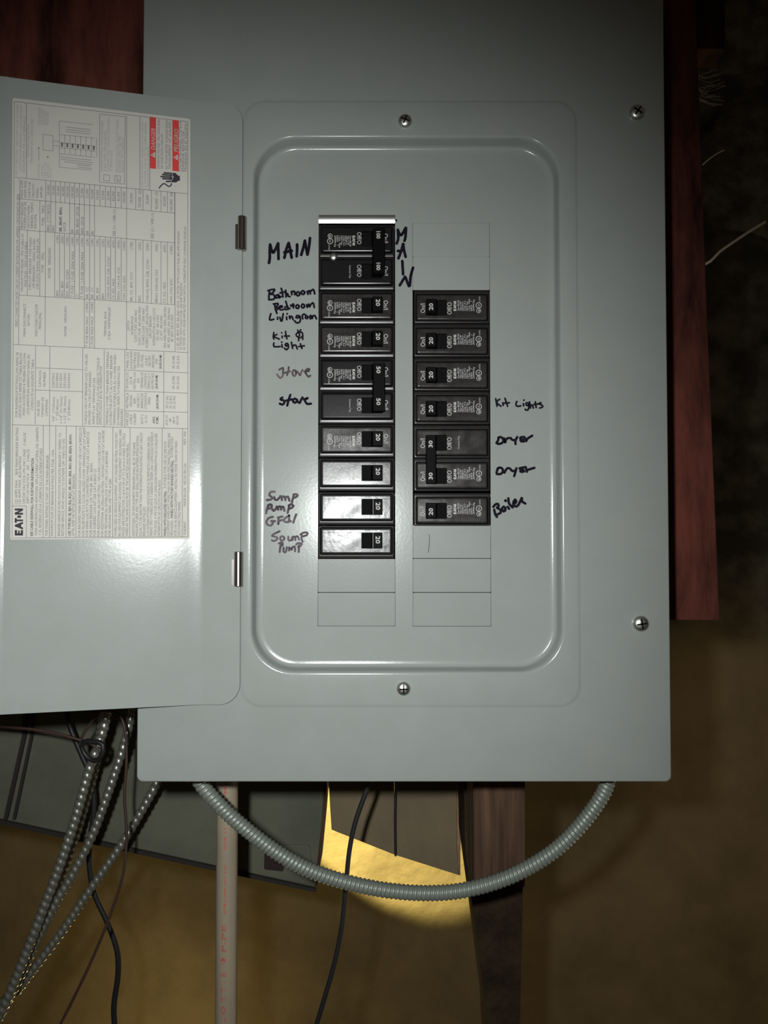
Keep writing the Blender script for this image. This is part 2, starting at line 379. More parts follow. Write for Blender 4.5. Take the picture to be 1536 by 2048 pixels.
# --- bottom block
bl = [
(34.7,1008,855,"125 AMPS MAX.    BKR MAIN BREAKER RATING",0,0),(41.5,1008,913,"125 AMPS MAX. BUS RATING",0,0),(50,1008,866,"120/240 VAC/VCA 1PH 3W 1 FASE   3 HILOS",1,0),
(57.5,1008,899,"208Y/120 VAC/VCA   3W   3 HILOS",1,0),(65.7,1072.5,916.7,"SEE CABLE SIDEWALL FOR FURTHER INFORMATION",0,1),
(74.4,1071,855,"PARA INFORMACION ADICIONAL VEA LA PARED LATERAL DEL GABINETE",1,0),(82.4,1071,897,"Y EL REVERSO DE LA CUBIERTA DE LOS INTERRUPTORES",1,0),
(95.4,1072,910,"THE PANEL RATING IS THAT OF THE MAIN BREAKER",0,0),(106.3,1072,899.4,"MAXIMUM SUM OF BREAKER RATINGS PER STAB: 155A",0,0),
(120.2,1072,866,"BREAKER HANDLE IN MID-POSITION INDICATES BREAKER IS TRIPPED. TO",0,0),(127.8,1072,877,"RESTORE SERVICE, MOVE HANDLE TO EXTREME 'OFF' THEN TO 'ON'",0,0),
(141.2,1072,868,"USE TYPE BD, BJ, BJH, BQ, BQC, BR, BRN, BRB, BRH, BRD, BRSN, BRWH,",0,1),(148.6,1072,947.6,"GFTB, GFEP OR GFTCB CIRCUIT BREAKERS.",0,0),
(161,1073,855,"FOR BACKFED MAIN BREAKER HOLD DOWN KIT USE CAT # BREQS125",0,0),(169,1073,855,"FOR FILLER PLATE TO CLOSE UNUSED COVER OPENINGS USE CAT # BRFP",0,0),
(176.4,1073,863.5,"FOR MAIN LUG KIT FOR CONVERTIBLE PANELS USE CAT # BRSF125",0,0),(183.9,1073,926.6,"FOR MAIN BREAKER USE TYPE BR, BRH, BRHH",0,0),
(191.3,1073,937.7,"FOR SUBFEED LUG KIT USE CAT # BRSF125",0,0),(199.3,1073,864.7,"FOR ADDITIONAL #6-2/0 NEUTRAL / GROUND LUGS USE CAT # NL20",0,0),
(206.8,1073,861,"FOR ADDITIONAL #6-300kcmil NEUTRAL / GROUND LUGS USE CAT # NK300",0,0),(214.2,1073,901.9,"FOR MECHANICAL INTERLOCK KIT USE CAT # BRMIKBR",0,0),
(221.6,1073,957,"FOR GROUND BARS USE TYPE # GBK",0,0),(233.4,1072,864.7,"WHEN USED AS SERVICE EQUIPMENT, ANY UNUSED NEUTRAL HOLES MAY",0,0),
(241.4,1072,858.6,"BE USED FOR EQUIPMENT GROUNDING. FOR EQUIPMENT GROUNDING, WIRE",0,0),(248.8,1072,866.6,"HOLES ARE SUITABLE FOR (1) #14-4 OR UP TO (3) #14-10 WIRES. MULTIPLE",0,0),
(256.2,1072,885.8,"WIRES IN THE SAME HOLE MUST BE THE SAME SIZE AND MATERIAL.",0,0),(269.2,1072,885,"ADDITIONAL OR REPLACEMENT BREAKERS SHALL BE OF THE SAME",0,0),
(276,1072,871.5,"MANUFACTURER AND TYPE AND SHALL HAVE AN INTERRUPTING RATING",0,0),(283.4,1072,864.7,"EQUAL TO OR GREATER THAN THE INTERRUPTING RATING OF ANY CIRCUIT",0,0),
(290.6,1072,1012.6,"BREAKER INSTALLED.",0,0),(298.3,1072,872.8,"LOS INTERRUPTORES ADICIONALES & DE REPUESTO DEBERAN SER DEL",1,0),
(305,1072,863.5,"MISMO TIPO Y FABRICANTE Y DEBERAN TENER UNA CAPACIDAD INTERRUP-",1,0),(313,1072,867,"TIVA IGUAL A MAYOR QUE LA CAPACIDAD INTERRUPTIVA DE CUALQUIER",1,0),
(320.5,1072,960,"INTERRUPTOR DE CIRCUITO INSTALADO.",1,0),(332.3,1071,981,"PANELS WITH INSULATED NEUTRAL:",0,1),(332.3,977,883,"SUITABLE FOR USE AS SERVICE",0,0),
(339,1071,866,"EQUIPMENT WHEN NOT MORE THAN SIX MAIN DISCONNECTING MEANS ARE",0,0),(346,1071,1040,"PROVIDED.",0,0),(346,1036,920,"PANELS WITH FACTORY BONDED NEUTRAL:",0,1),(346,915,872.8,"SUITABLE ONLY",0,0),
(353.3,1071,882.7,"FOR USE AS SERVICE EQUIPMENT. INSTALL NO MORE THAN SIX MAIN",0,0),(360.5,1071,1003,"DISCONNECTING MEANS.",0,0),
(372,1068.8,1042.9,"PUB28547",0,0),(372,1012,926.6,"MADE IN USA   HECHO EN USA",0,0),(372,888.9,862.9,"REV. 006",0,0)]
for x, a, b_, t, it, bo in bl: LT(x, a, b_, t, 5.2, it, bo)
seg(PR, 24, 1076, 375.8, 1073.5); seg(PR, 24, 1076, 28.8, 203); seg(PR, 375.8, 1073.5, 375.6, 243.5); seg(PR, 28.8, 203, 375.6, 243.5)
seg(PR, 24, 849.6, 375.8, 857.5)
seg(PR, 52.7, 1012, 52.7, 1076); seg(PR, 24, 1012, 52.7, 1012)
for x in (86, 98.5, 110.9, 131.9, 151.7, 225.3, 259.5, 323.6, 364.5):
    seg(PR, x, 1075.6-(x-24)*.006, x+.6, 849.6+(x-24)*.0225)
# maker's logo, letter by letter
def logo(mb, put):
    # unit space: x along reading 0..5.2, y 0..1
    E = [(0,0),(1.05,0),(1.05,.27),(.42,.27),(.42,.40),(.95,.40),(.95,.60),(.42,.60),(.42,.73),(1.05,.73),(1.05,1),(0,1)]
    A = [(1.15,0),(1.75,1),(2.05,1),(2.65,0),(2.25,0),(2.13,.22),(1.67,.22),(1.55,0)]
    T = [(2.45,1),(3.35,1),(3.35,.76),(3.08,.76),(3.08,.0),(2.74,.0),(2.74,.76),(2.45,.76)]
    O = [(3.62+.26*math.cos(i*math.pi/8), .46+.26*math.sin(i*math.pi/8)) for i in range(16)]
    N = [(4.0,0),(4.0,1),(4.4,1),(4.82,.45),(4.82,1),(5.2,1),(5.2,0),(4.82,0),(4.38,.55),(4.38,0)]
    for g in (E, A, T, O, N): put(mb, g)
LG = []
def _lg(m_, g):
    q_ = MB(); q_.fix = False; lab_poly(q_, [(46-y*16.5, 1071-x*54/5.2) for x, y in g], OFF); LG.append(q_)
logo(None, _lg)
#logo(PB, lambda m_, g: lab_poly(m_, [(46-y*16.5, 1071-x*54/5.2) for x, y in g], OFF))
# --- middle block
ms = []
def Z3(X, Y): return 15+X/7.877, 600+Y/7.877
def Z4(X, Y): return 195+X/7.877, 600+Y/7.877
def z3t(X, Ya, Yb, t, it=0, b=0, z=Z3, h=5.0):
    x, a = z(X, Ya); _, b2 = z(X, Yb); LT(x, a, b2, t, h, it, b)
seg(PR, 26.5, 688.9, 375.9, 705)
for X, Ya, Yb, t, it in ((160,1840,820,"FOR RAINPROOF FITTINGS (ON NEMA 3R",0),(215,1850,830,"DEVICES ONLY) REFER TO TABLE BELOW",0),(275,1820,840,"PARA ACCESORIO A PRUEBA DE LLUVIA",1),(340,1805,865,"(SOLAMENTE EN APARATOS NEMA 3R)",1),(405,1745,940,"CONSULTE LA SIGUIENTE TABLA",1),
    (530,1370,1110,"CATALOG",0),(600,1365,1130,"NUMBER",0),(505,1830,1580,"HUB SIZE",0),(570,1855,1535,"TAMANO DE",1),(632,1835,1570,"CAMPANA",1),
    (740,1380,1150,"DS075H1",0),(798,1383,1152,"DS100H1",0),(858,1385,1155,"DS125H1",0),(920,1385,1155,"DS150H1",0),(985,1388,1158,"DS200H1",0),
    (742,1910,1530,'3/4"  (19.05mm)',0),(800,1890,1565,'1" (25.40mm)',0),(860,1940,1525,'1-1/4" (31.75mm)',0),(920,1935,1520,'1-1/2" (38.10mm)',0),(985,1895,1570,'2" (50.80mm)',0),
    (1250,1965,855,"TORQUE CIRCUIT BREAKER LUGS TO VALUES",0),(1310,1965,1130,"SPECIFIED ON CIRCUIT BREAKERS",0),(1375,1965,1220,"APRIETE LAS TERMINALES DEL",1),(1437,1965,915,"INTERRUPTOR A LOS VALORES DE TORQUE",1)):
    z3t(X, Ya, Yb, t, it)
for X, Ya, Yb, t, it, bo in ((65,1965,1045,"ESPECIFICADOS EN EL INTERRUPTOR",1,0),(168,1975,815,"TERMINALS OTHER THAN BREAKER TERMINALS",0,0),(225,1975,870,"SUITABLE FOR 60/75\u00b0C AL-CU WIRE. BREAKER",0,0),(285,1975,865,"TERMINALS SUITABLE FOR AL-CU WIRE WHEN",0,0),(345,1975,1045,"SO MARKED. REFER TO MARKINGS ON",0,0),(400,1980,1715,"BREAKERS",0,0),
    (490,1075,820,"PANEL LUGS",0,0),(548,1090,810,"(A & B & MAIN",0,0),(605,1090,820,"NEUTRAL(S))",0,0),(662,1075,830,"TERMINALES",1,0),(720,1065,860,"DEL PANEL",1,0),(785,1040,880,"(A & B) Y",1,0),(838,1045,880,"NEUTRO",1,0),(895,1070,860,"PRINCIPAL",1,0),(945,1010,930,"(N)",1,0),(1010,1085,865,"LB-IN (N-M)",0,1),
    (485,1400,1140,"GROUND LUG",0,0),(540,1330,1210,"(2) &",0,0),(600,1405,1140,"NEUTRAL LUG",0,0),(657,1310,1235,"(K2)",0,0),(718,1400,1145,"TERMINAL DE",1,0),(772,1395,1155,"CONEXION A",1,0),(827,1415,1155,"TIERRA (2) Y",1,0),(885,1410,1155,"NEUTRO (K2)",1,0),(948,1400,1185,"LB-IN (N-M)",0,1),
    (485,1705,1465,"NEUTRAL &",0,0),(545,1680,1495,"GROUND",0,0),(602,1630,1545,"BAR",0,0),(660,1700,1475,"NEUTRO Y",1,0),(718,1710,1475,"BARRAS DE",1,0),(775,1720,1465,"CONEXION A",1,0),(832,1665,1530,"TIERRA",1,0),(960,1720,1490,"LB-IN (N-M)",0,1),
    (485,1985,1770,"WIRE SIZE",0,0),(545,1960,1800,"CABLE:",1,0),(605,1970,1790,"CALIBRE",1,0),(720,1955,1800,"60/75\u00b0C",0,0),(780,1940,1820,"AL-CU",0,0),(905,1945,1840,"AWG",0,1),(958,1950,1835,"KCMIL",0,1),
    (1215,1085,880,"45 (5.08)",0,0),(1285,1085,880,"50 (5.65)",0,0),(1215,1405,1200,"45 (5.08)",0,0),(1285,1405,1200,"50 (5.65)",0,0),(1112,1710,1510,"20 (2.26)",0,0),(1170,1712,1512,"25 (2.82)",0,0),(1227,1714,1514,"35 (3.96)",0,0),
    (1107,1970,1820,"#14-10",0,0),(1162,1920,1870,"#8",0,0),(1217,1945,1845,"#6-4",0,0),(1275,1965,1825,"#3-2/0",0,0),
    (140,580,180,"TERMINAL BOX",0,0),(200,630,120,"CAJA TERMINALES",1,0),
    (505,485,330,"SWITCH",0,0),(565,550,260,"INTERRUPTOR",1,0),(618,665,155,"CLASS T FUSE: 200A MAX",0,0),(678,720,105,"CLASS J FUSE: 400-600A MAX",0,0),(738,710,135,"FUSIBLE CLASE T 200A MAX",1,0),(795,755,85,"FUSIBLE CLASE J 400-600A MAX",1,0),(850,605,250,"CIRCUIT BREAKER",0,0),(908,720,130,"INTERRUPTOR D CIRCUITO",1,0),(965,630,235,"KD, HKD:  400 A MAX",0,0),(1022,630,240,"LT, HLT:  400 A MAX",0,0),(1080,755,105,"HKD, HMKD, MKD, HMDL: 200A MAX",0,0),(1140,755,120,"MD, MDS, HMDS, HSH: 200A MAX",0,0),(1192,660,230,"BE, BEH: 200 A MAX",1,0)):
    z3t(X, Ya, Yb, t, it, bo, Z4)
for X, Y in ((285,575),): pass
for X, Ya, Yb, t, it in ((285,575,60,"MAIN DISCONNECT",0),(350,405,230,"EATON",0),(470,575,70,"DESCONECTADOR",1),(530,465,200,"PRINCIPAL",1),(928,570,100,"NONE;   NINGUNO",0),
    (1268,740,260,"T FUSE 800A MAX",0),(1268,195,30,"(100K)",0),(1350,740,260,"J FUSE 400A MAX",0),(1350,195,30,"(100K)",0)): z3t(X, Ya, Yb, t, it)
def rule(zf, X, Ya, Yb, X2=None, m_=None):
    x, a = zf(X, Ya); x2, b_ = zf(X if X2 is None else X2, Yb); seg(m_ or PR, x, a, x2, b_)
rule(Z3, 442, 722, 1960, 437); rule(Z3, 667, 730, 1975, 660); rule(Z3, 1186, 760, 1990, 1183)
rule(Z3, 442, 1068, 1098, 1185); rule(Z3, 437, 1417, 1445, 1185)
rule(Z4, 106, 778, 2000, 104); rule(Z4, 430, 790, 2010); rule(Z4, 1046, 815, 2018, 1043)
rule(Z4, 430, 1105, 1150, 1425); rule(Z4, 430, 1430, 1468, 1425); rule(Z4, 430, 1745, 1770, 1425)
# --- long ratings table
seg(PR, 37.2, 689.5, 39.9, 357.5); seg(PR, 89.9, 691, 91.4, 362)
for xa, ya, xb, yb in ((38, 590, 349.3, 609.6), (38.7, 459, 349.3, 485.7), (39.4, 397.4, 350, 426.4), (28.8, 354.5, 375, 387.5)): seg(PR, xa, ya, xb, yb)
def yl(x, which):    # y of the slanting rules at x
    t = (x-38)/312
    return {'b': 590+19.6*t, 'm': 459+26.7*t, 'h': 397.4+29*t, 't': 355.5+29.3*t}[which]
seg(PR, 54.6, yl(54, 'b'), 54.8, yl(54, 'm')); seg(PR, 79.6, yl(79, 'b'), 79.8, yl(79, 'h'))
rows = [109.3, 119.2, 128.7, 139.3, 149.2, 158.7, 168.6, 179.2, 189, 200, 210.8, 221.4, 230.6, 242.5, 253, 271.5, 286, 302.9, 322, 334.8, 349.3]
for x in rows: seg(PR, x, yl(x, 'b') if x not in (253, 168.6, 179.2, 189) else 690+(x-26)*.046, x, yl(x, 'm'))
for x in (101.8, 111, 139.3, 149.2, 158.7, 168.6, 179.2, 189, 253, 349.3): seg(PR, x, yl(x, 'm'), x, yl(x, 'h'))
for x in (101.8, 111, 120.9, 129.7) + tuple(rows[3:]): seg(PR, x, yl(x, 'h'), x, yl(x, 't'))
seg(PR, 350.1, 703, 349.8, 385); seg(PR, 253, 377, 253, 231)
tt = ["BRN", "BDC, BRX", "BDC, BRN, CCNH", "T FUSE / J FUSE 200A MAX", "CC", "T FUSE / J FUSE 200A MAX", "BR, CC", "BR, CC", "BR, BW", "BRH", "CHH-H2, BWH, CSR, CCVH", "CV, KD, HKD", "BRHH, CHH-H4, CVS", "CHH, CVH, KDC", "BR, CC, BW, CCV", "BRH", "CHH-H2, BWH, CSR, CCVH", "BRHH, CHH-H4, CVS", "CV, KD, HKD", "CHH, CVH, KDC"]
kk = ["(10K)", "(25K)", "(100K)", "(100K)", "(10K)", "(100K)", "(22K)", "(10K)", "(10K)", "(22K)", "(25K)", "(65K)", "(42K)", "(100K)", "(10K)", "(22K)", "(25K)", "(42K)", "(65K)", "(100K)"]
for i in range(20):
    x0_, x1_ = rows[i], rows[i+1]; xb = (x0_+x1_)/2+2.9; n = len(tt[i])
    yb = yl(xb, 'b')-2; LT(xb, yb, yb-n*3.85, tt[i], 5.4)
    yk = yl(xb, 'm')+3; LT(xb, yk+len(kk[i])*3.1+2, yk+2, kk[i], 5.2)
nums = ["10,000", "22,000", "22,000", "65,000", "100,000", "100,000", "10,000", "22,000", "22,000", "10,000", "10,000", "22,000", "25,000", "65,000", "42,000", "100,000", "10,000", "22,000  (2)", "25,000", "42,000  (3)", "65,000", "100,000  (4)"]
nx_ = [91.3, 101.8, 111, 120.9, 129.7]+rows[3:]
for i, t in enumerate(nums):
    if i+1 >= len(nx_): break
    xb = (nx_[i]+nx_[i+1])/2+2.8; c = 380+(xb-100)*.098; l = len(t)*1.6; LT(xb, c+l, c-l, t, 5.2)
for x, t, n in ((99, "BRL (17/18/22)", 0), (109, "BRH", 0), (147, "BR", 0), (157, "BR, BRAF, GFCB", 0), (167, "BRD, GFCB", 0), (177.5, "BR", 0), (187.5, "BR", 0)):
    yb = yl(x, 'm')-2; LT(x, yb, yb-len(t)*3.8, t, 5.3)
LT(123.5, 463, 414, "BR, BRAF, BRH,", 5.5, 0, 1); LT(131.5, 463.5, 445, "GFCB", 5.3)
LT(231, 472.5, 419, "SEE (1) / VER (1)", 5.6); LT(307, 477.8, 425.7, "SEE (1) / VER (1)", 5.6)
LT(88, 545.7, 505.5, "TYPE    TIPO", 5.5); LT(89, 452, 411, "TYPE    TIPO", 5.5); LT(101, 556, 495.6, "NONE   NINGUNO", 5.5)
LT(46, 583, 468, "MAXIMUM TYPE FEEDER / TIPO FUSIBLE 1M", 4.8, 0, 0, PR); LT(53, 574, 484, "MAX FUSE / TIPO DE FUSIBLE", 4.8, 1)
LT(62, 580, 476, "CIRCUIT BREAKER TYPE MAIN", 4.8); LT(69.5, 577, 478, "OR BREAKERS / SERIES RATED", 4.8, 1); LT(77, 579, 477, "CIRCUITO RAMAL EN SERIE LIM.", 4.8, 1)
for x, t, a in ((46, "BRANCH BREAKERS", 404), (52, "INTERRUPTOR DE", 404), (59, "CIRCUITO RAMAL", 410), (66, "SERIES TIPO", 405), (73, "EATON", 430)): LT(x, 457, a, t, 4.8)
for x, t, a in ((46, "MAX SYM", 362), (53, "AMPS RMS", 362), (61, "CORTO CIR", 364), (69, "CIRCUITO", 368), (77, "NOMINAL", 376), (85, "AMP SIM", 374)): LT(x, 396, a, t, 4.8)
LT(35.5, 654, 388, "SERIES CONNECTED SHORT CIRCUIT CURRENT RATINGS (RMS SYM. AMPERES) CAPACIDADES EN SERIE", 5.6, 0, 0)
LT(357.5, 700, 463, "(1) BD, BR, BRW, BPD, BQ, BQC, GFCB.  (2) TESTED WITH CLASS T FUSE, 800 AMP MAXIMUM", 4.6)
LT(363.8, 700, 566, "(3) TESTED WITH CLASS J FUSE, 1200 AMP MAXIMUM", 4.6)
LT(370.5, 700, 452, "(4) TESTED WITH 100/200 AMP RATED MAIN SWITCH / INTERRUPTOR ONLY, OTHERWISE 200,000 AIC", 4.6)
# --- top block with the wiring sketch
seg(PR, 52.7, 206, 53, 356); seg(PR, 279.7, 233, 279.7, 379); seg(PR, 299.5, 235, 299.5, 381)
LT(35, 352, 208, "CIRCUIT DIRECTORY / DIRECTORIO DE CIRCUITOS NO.", 4.6, 0, 0, PS); LT(42.5, 343, 212, "LOCATION OF BREAKERS / LOCALIZACION", 4.6, 1, 0, PS); LT(49.5, 345, 232, "DIAGRAMA DE ALAMBRADO", 4.6, 0, 0, PS)
LT(58, 315, 250, "WIRING DIAGRAM", 4.2, 0, 0, PS); LT(65, 327, 238, "DIAGRAMA DE CONEXIONES", 4.2, 1, 0, PS)
for k in range(5): LT(79.5+k*4.4, 249+k*.5, 214+k*2.5, "NEUTRAL BAR TERMINAL", 3.4, 0, 0, PS)
for x, a, b_ in ((79, 355, 327), (86, 355, 330), (92, 356, 325), (97.5, 356, 328), (102.5, 356, 336)): LT(x, a, b_, "LINE LUGS", 3.8, 0, 0, PS)
for p in ((86, 268.5, 106, 271), (106, 271, 106, 302), (106, 302, 86, 300), (86, 300, 86, 268.5), (118.9, 242, 118.9, 334.7), (118.9, 242, 186.3, 249.4), (118.9, 334.7, 183, 340), (106, 282, 119, 283), (106, 291, 119, 292), (77.5, 296, 77.5, 322)): seg(PR, *p, .7)
for y in (269, 285.3, 295.3, 307.5): seg(PR, 118.9, y, 190.5, y+7.4, .7)
for i in range(7):
    x = 118.9+i*10.6; dy = (x-118.9)*.105
    seg(PR, x+10.6, 269+dy, x+10.6, 307.5+dy, .7)
    lab_poly(PR, [(x+3.2, 284.8+dy), (x+7, 284.8+dy), (x+7, 293.5+dy), (x+3.2, 293.5+dy)], OFF+.0001)
for x, y in ((77.5, 296), (95.5, 314)): lab_poly(PR, [(x+1.6*math.cos(i*.785), y+1.6*math.sin(i*.785)) for i in range(8)], OFF+.0001)
for k in range(3): LT(141+k*7, 262+k*.6, 253, "CIRCUIT"+'', 3.2, 0, 0, PS) if False else None
for y, a, b_ in ((254, 131, 181), (258.5, 131, 181), (263, 131, 181), (314, 121, 183), (318.5, 121, 186), (323.5, 128, 184), (329.5, 154, 180), (334, 155, 184)):
    seg(PS, a, y, b_, y+(b_-a)*.105, 1.5)
for p in ((199.3, 228.3, 250.6, 233.5), (250.6, 233.5, 248.6, 368), (248.6, 368, 199.3, 364.4), (199.3, 364.4, 199.3, 228.3), (207.4, 349, 219, 350.5), (219, 350.5, 219, 362.5), (219, 362.5, 207.4, 361), (207.4, 361, 207.4, 349), (229, 351, 241, 352), (241, 352, 240.5, 364.5), (240.5, 364.5, 229, 363), (229, 363, 229, 351), (231, 358, 238, 362), (238, 362, 232, 351.5)): seg(PR, *p, .8)
for x, a, b_, t in ((205.5, 342, 243, "BONDED NEUTRAL: INSTALL BONDING"), (212, 343, 262, "SCREW WHEN USED AS SERVICE"), (218.5, 343, 236, "EQUIPMENT ONLY / NEUTRO CONECTADO"), (224.5, 343.5, 300, "A TIERRA SOLO"), (236, 345, 238, "INSULATED NEUTRAL: DO NOT INSTALL"), (241.5, 345, 272, "BONDING SCREW / NEUTRO"), (247, 345.5, 276, "AISLADO SIN TORNILLO")): LT(x, a, b_, t, 4.6, 0, 0, PS)
for x, a, b_, t in ((286, 376, 243, "SHORT CIRCUIT RATING / CAPACIDAD DE CORTO CIRCUITO"), (292.2, 377, 246, "OF THE PANEL IS EQUAL TO THE LOWEST BREAKER"), (298, 378, 293, "CAPACIDAD IGUAL AL MENOR")): LT(x, a, b_, t, 4.4, 0, 0, PS)
for x, a, b_, t in ((319, 338, 239, "HAZARDOUS VOLTAGE / WILL SHOCK, BURN"), (326, 338, 268, "OR CAUSE DEATH. TURN OFF"), (335, 339, 241, "ALL POWER BEFORE WORKING INSIDE"), (341.5, 339, 243, "THIS EQUIPMENT. LET QUALIFIED"), (362.5, 343, 243, "VOLTAJE PELIGROSO. CORTE LA"), (368, 343, 262, "ENERGIA ANTES DE"), (373.6, 344, 247, "TRABAJAR EN EL EQUIPO")): LT(x, a, b_, t, 4.8, 0, 0, PR)
lab_poly(RD, [(299.9, 233.5), (311.9, 235), (311.9, 337.8), (299.9, 336.5)], OFF+.00008)
lab_poly(RD, [(344.7, 239.5), (357.7, 241.2), (357.7, 343), (344.7, 341.5)], OFF+.00008)
LT(310.2, 300, 257, "DANGER", 8.2, 1, 0, WH, OFF+.00016); LT(356, 304.4, 259.5, "PELIGRO", 8.2, 1, 0, WH, OFF+.00016)
for xb, yc in ((310.3, 309.8), (356, 314.8)):
    lab_poly(WH, [(xb, yc+6), (xb, yc-6), (xb-9.5, yc)], OFF+.00016)
    lab_poly(RD, [(xb-2.8, yc+.8), (xb-2.8, yc-.8), (xb-7, yc-.8), (xb-7, yc+.8)], OFF+.0002)
HS = MB(); HS.fix = False
def Z8(X, Y): return (195+X/8.084, 190+Y/8.084)
lab_poly(HS, [Z8(*p) for p in ((1195,1255),(1260,1260),(1300,1300),(1332,1310),(1332,1385),(1300,1390),(1270,1415),(1200,1410),(1170,1340))], OFF+.0001)
for a, b_ in (((1205,1268),(1070,1258)), ((1200,1300),(1045,1285)), ((1200,1330),(1018,1318)), ((1200,1360),(1048,1352)), ((1210,1395),(1105,1398))):
    (x0_, y0_), (x1_, y1_) = Z8(*a), Z8(*b_); seg(HS, x0_, y0_, x1_, y1_, 3.1, OFF+.0001)
pts_ = [Z8(*p) for p in ((992,1510),(1045,1445),(1080,1428),(1115,1455),(1150,1480),(1188,1465),(1196,1425))]
for a, b_ in zip(pts_, pts_[1:]): seg(HS, a[0], a[1], b_[0], b_[1], 2.4, OFF+.0001)
pts_ = [Z8(*p) for p in ((1198,1250),(1215,1300),(1195,1330),(1230,1320),(1190,1400))]
for a, b_ in zip(pts_, pts_[1:]): seg(WH, a[0], a[1], b_[0], b_[1], 1.0, OFF+.00016)
for m_ in (PR, PB, PS, RD, WH): m_.fix = False
for q_ in LG: dbuild(q_, 'logo_letter', M['printbold'])
for q_ in BL: dbuild(q_, 'bold_line', M['printbold'])
for m_, n_, mm, lb in ((PR, 'label_print', 'print', None), (HS, 'hand_symbol', 'printbold', 'black hand and wire shock symbol'), (PS, 'fine_print', 'printsoft', None), (RD, 'red_banner', 'red', 'two red danger banners on the label'), (WH, 'banner_lettering', 'white', None)):
    o = dbuild(m_, n_, M[mm]); 
    if lb: o['label'] = lb
# ------------------------------------------------------------------ handwriting on the deadfront
def circ(cx, cy, rx, ry, n=12): return [(cx+rx*math.cos(2*math.pi*i/n), cy+ry*math.sin(2*math.pi*i/n)) for i in range(n+1)]
def write(name, org, sc, strokes, wd, m, label):
    mb = MB(); k = 0
    for st in strokes:
        pts = [Vector((org[0]+x/sc, org[1]+y/sc, 0)) for x, y in st]
        pts = resample(spline(pts, 6), .8) if len(pts) > 1 else pts
        k += 1; yy = YD-.00022-.000012*(k % 9); w2 = 1.28*wd/sc/2
        b = len(mb.v); n = len(pts)
        for i, p in enumerate(pts):
            t = (pts[min(i+1, n-1)]-pts[max(i-1, 0)]); t = t.normalized() if t.length else Vector((1, 0, 0))
            nn = Vector((-t.y, t.x, 0))*w2*(1+.12*math.sin(i*1.3+k))
            for q_ in (p+nn, p-nn): mb.v.append(P(q_.x, q_.y, yy))
        for i in range(n-1): mb.f.append((b+2*i, b+2*i+1, b+2*i+3, b+2*i+2))
        for p in (pts[0], pts[-1]):
            mb.add([P(p.x+w2*math.cos(a*.628), p.y+w2*math.sin(a*.628), yy-.000006) for a in range(10)], [tuple(range(10))])
    mb.fix = False
    o = mb.build(name, M[m]); o.parent = cover; o['label'] = label; return o
write('handwritten_word', (525, 450), 12.8, [[(165,970),(185,850),(185,650),(195,500)],[(195,500),(270,710),(400,470)],[(400,470),(410,870)],[(560,840),(610,620),(670,460)],[(670,460),(710,640),(745,835)],[(560,700),(750,660)],[(885,500),(885,650),(875,800)],[(990,765),(1050,560),(1085,400)],[(1085,400),(1120,600),(1150,760)],[(1150,760),(1190,560),(1215,335)]], 58, 'ink', 'black marker word MAIN left of main breaker')
write('handwritten_word', (525, 565), 12.8, [[(140,210),(220,185),(310,180),(270,250),(190,300)],[(185,200),(165,330),(165,430)],[(190,300),(280,310),(310,370),(280,430),(160,440)],[(400,310),(340,340),(345,390),(400,380),(420,320),(430,390),(470,360)],[(480,150),(510,260),(520,370)],[(450,270),(600,240)],[(590,200),(600,290),(600,370)],[(600,300),(640,290),(660,350),(700,360)],[(740,230),(750,310)],[(750,260),(790,220),(830,250),(820,310)],circ(910,290,42,50),circ(1035,258,42,46),[(1140,230),(1165,300)],[(1165,250),(1190,210),(1215,230),(1225,290)],[(1225,240),(1270,190),(1310,190),(1335,290)]], 40, 'ink', 'black marker word Bathroom')
write('handwritten_word', (525, 565), 12.8, [[(280,550),(400,540),(370,600),(330,640)],[(310,550),(330,680),(370,790)],[(340,640),(400,650),(380,690),(350,700)],[(430,640),(500,630),(500,600),(440,610),(430,670),(470,700),(540,690)],[(640,610),(580,630),(580,690),(640,680),(650,620)],[(595,480),(630,600),(650,680),(700,660)],[(720,580),(745,610),(770,560),(800,560),(790,650)],circ(895,618,40,46),circ(1035,602,38,48),[(1130,570),(1140,640),(1160,570),(1190,560),(1200,630),(1240,560),(1290,520),(1310,560),(1325,640)]], 38, 'ink', 'black marker word Bedroom')
write('handwritten_word', (525, 565), 12.8, [[(215,800),(190,880),(190,960),(290,940)],[(385,890),(385,940)],[(445,890),(470,980),(500,970),(530,800)],[(615,880),(620,950)],[(630,800),(635,805)],[(690,860),(700,930),(720,870),(760,880),(780,950)],[(930,850),(880,850),(860,900),(920,900),(950,850),(970,950),(940,1020),(870,1030),(820,980)],[(1030,930),(1020,850),(1060,810),(1110,840)],circ(1130,890,33,33),[(1220,930),(1215,860),(1250,850),(1270,930),(1290,860),(1340,850),(1380,930)]], 38, 'ink', 'black marker word Livingroom')
write('handwritten_word', (525, 565), 12.8, [[(290,1280),(275,1380),(290,1450)],[(370,1330),(290,1380),(430,1450)],[(500,1370),(505,1415)],[(490,1285),(492,1290)],[(590,1250),(600,1350),(625,1440)],[(560,1370),(690,1370)],[(900,1280),(860,1330),(880,1380),(940,1380),(940,1290),(900,1280)],[(940,1270),(1020,1290),(1030,1460)],[(900,1220),(930,1270),(980,1210)],[(960,1420),(1010,1390)],[(920,1390),(925,1490)]], 34, 'ink', 'black marker note Kit and a dollar-like sign')
write('handwritten_word', (525, 565), 12.8, [[(290,1550),(295,1640),(450,1640)],[(495,1590),(505,1660)],[(490,1525),(492,1530)],[(640,1560),(590,1570),(590,1620),(640,1620),(650,1570),(665,1660),(610,1720),(560,1680)],[(740,1530),(770,1690)],[(760,1640),(820,1600),(860,1620),(890,1700)],[(970,1570),(1010,1690)],[(930,1640),(1070,1620)]], 36, 'ink', 'black marker word Light')
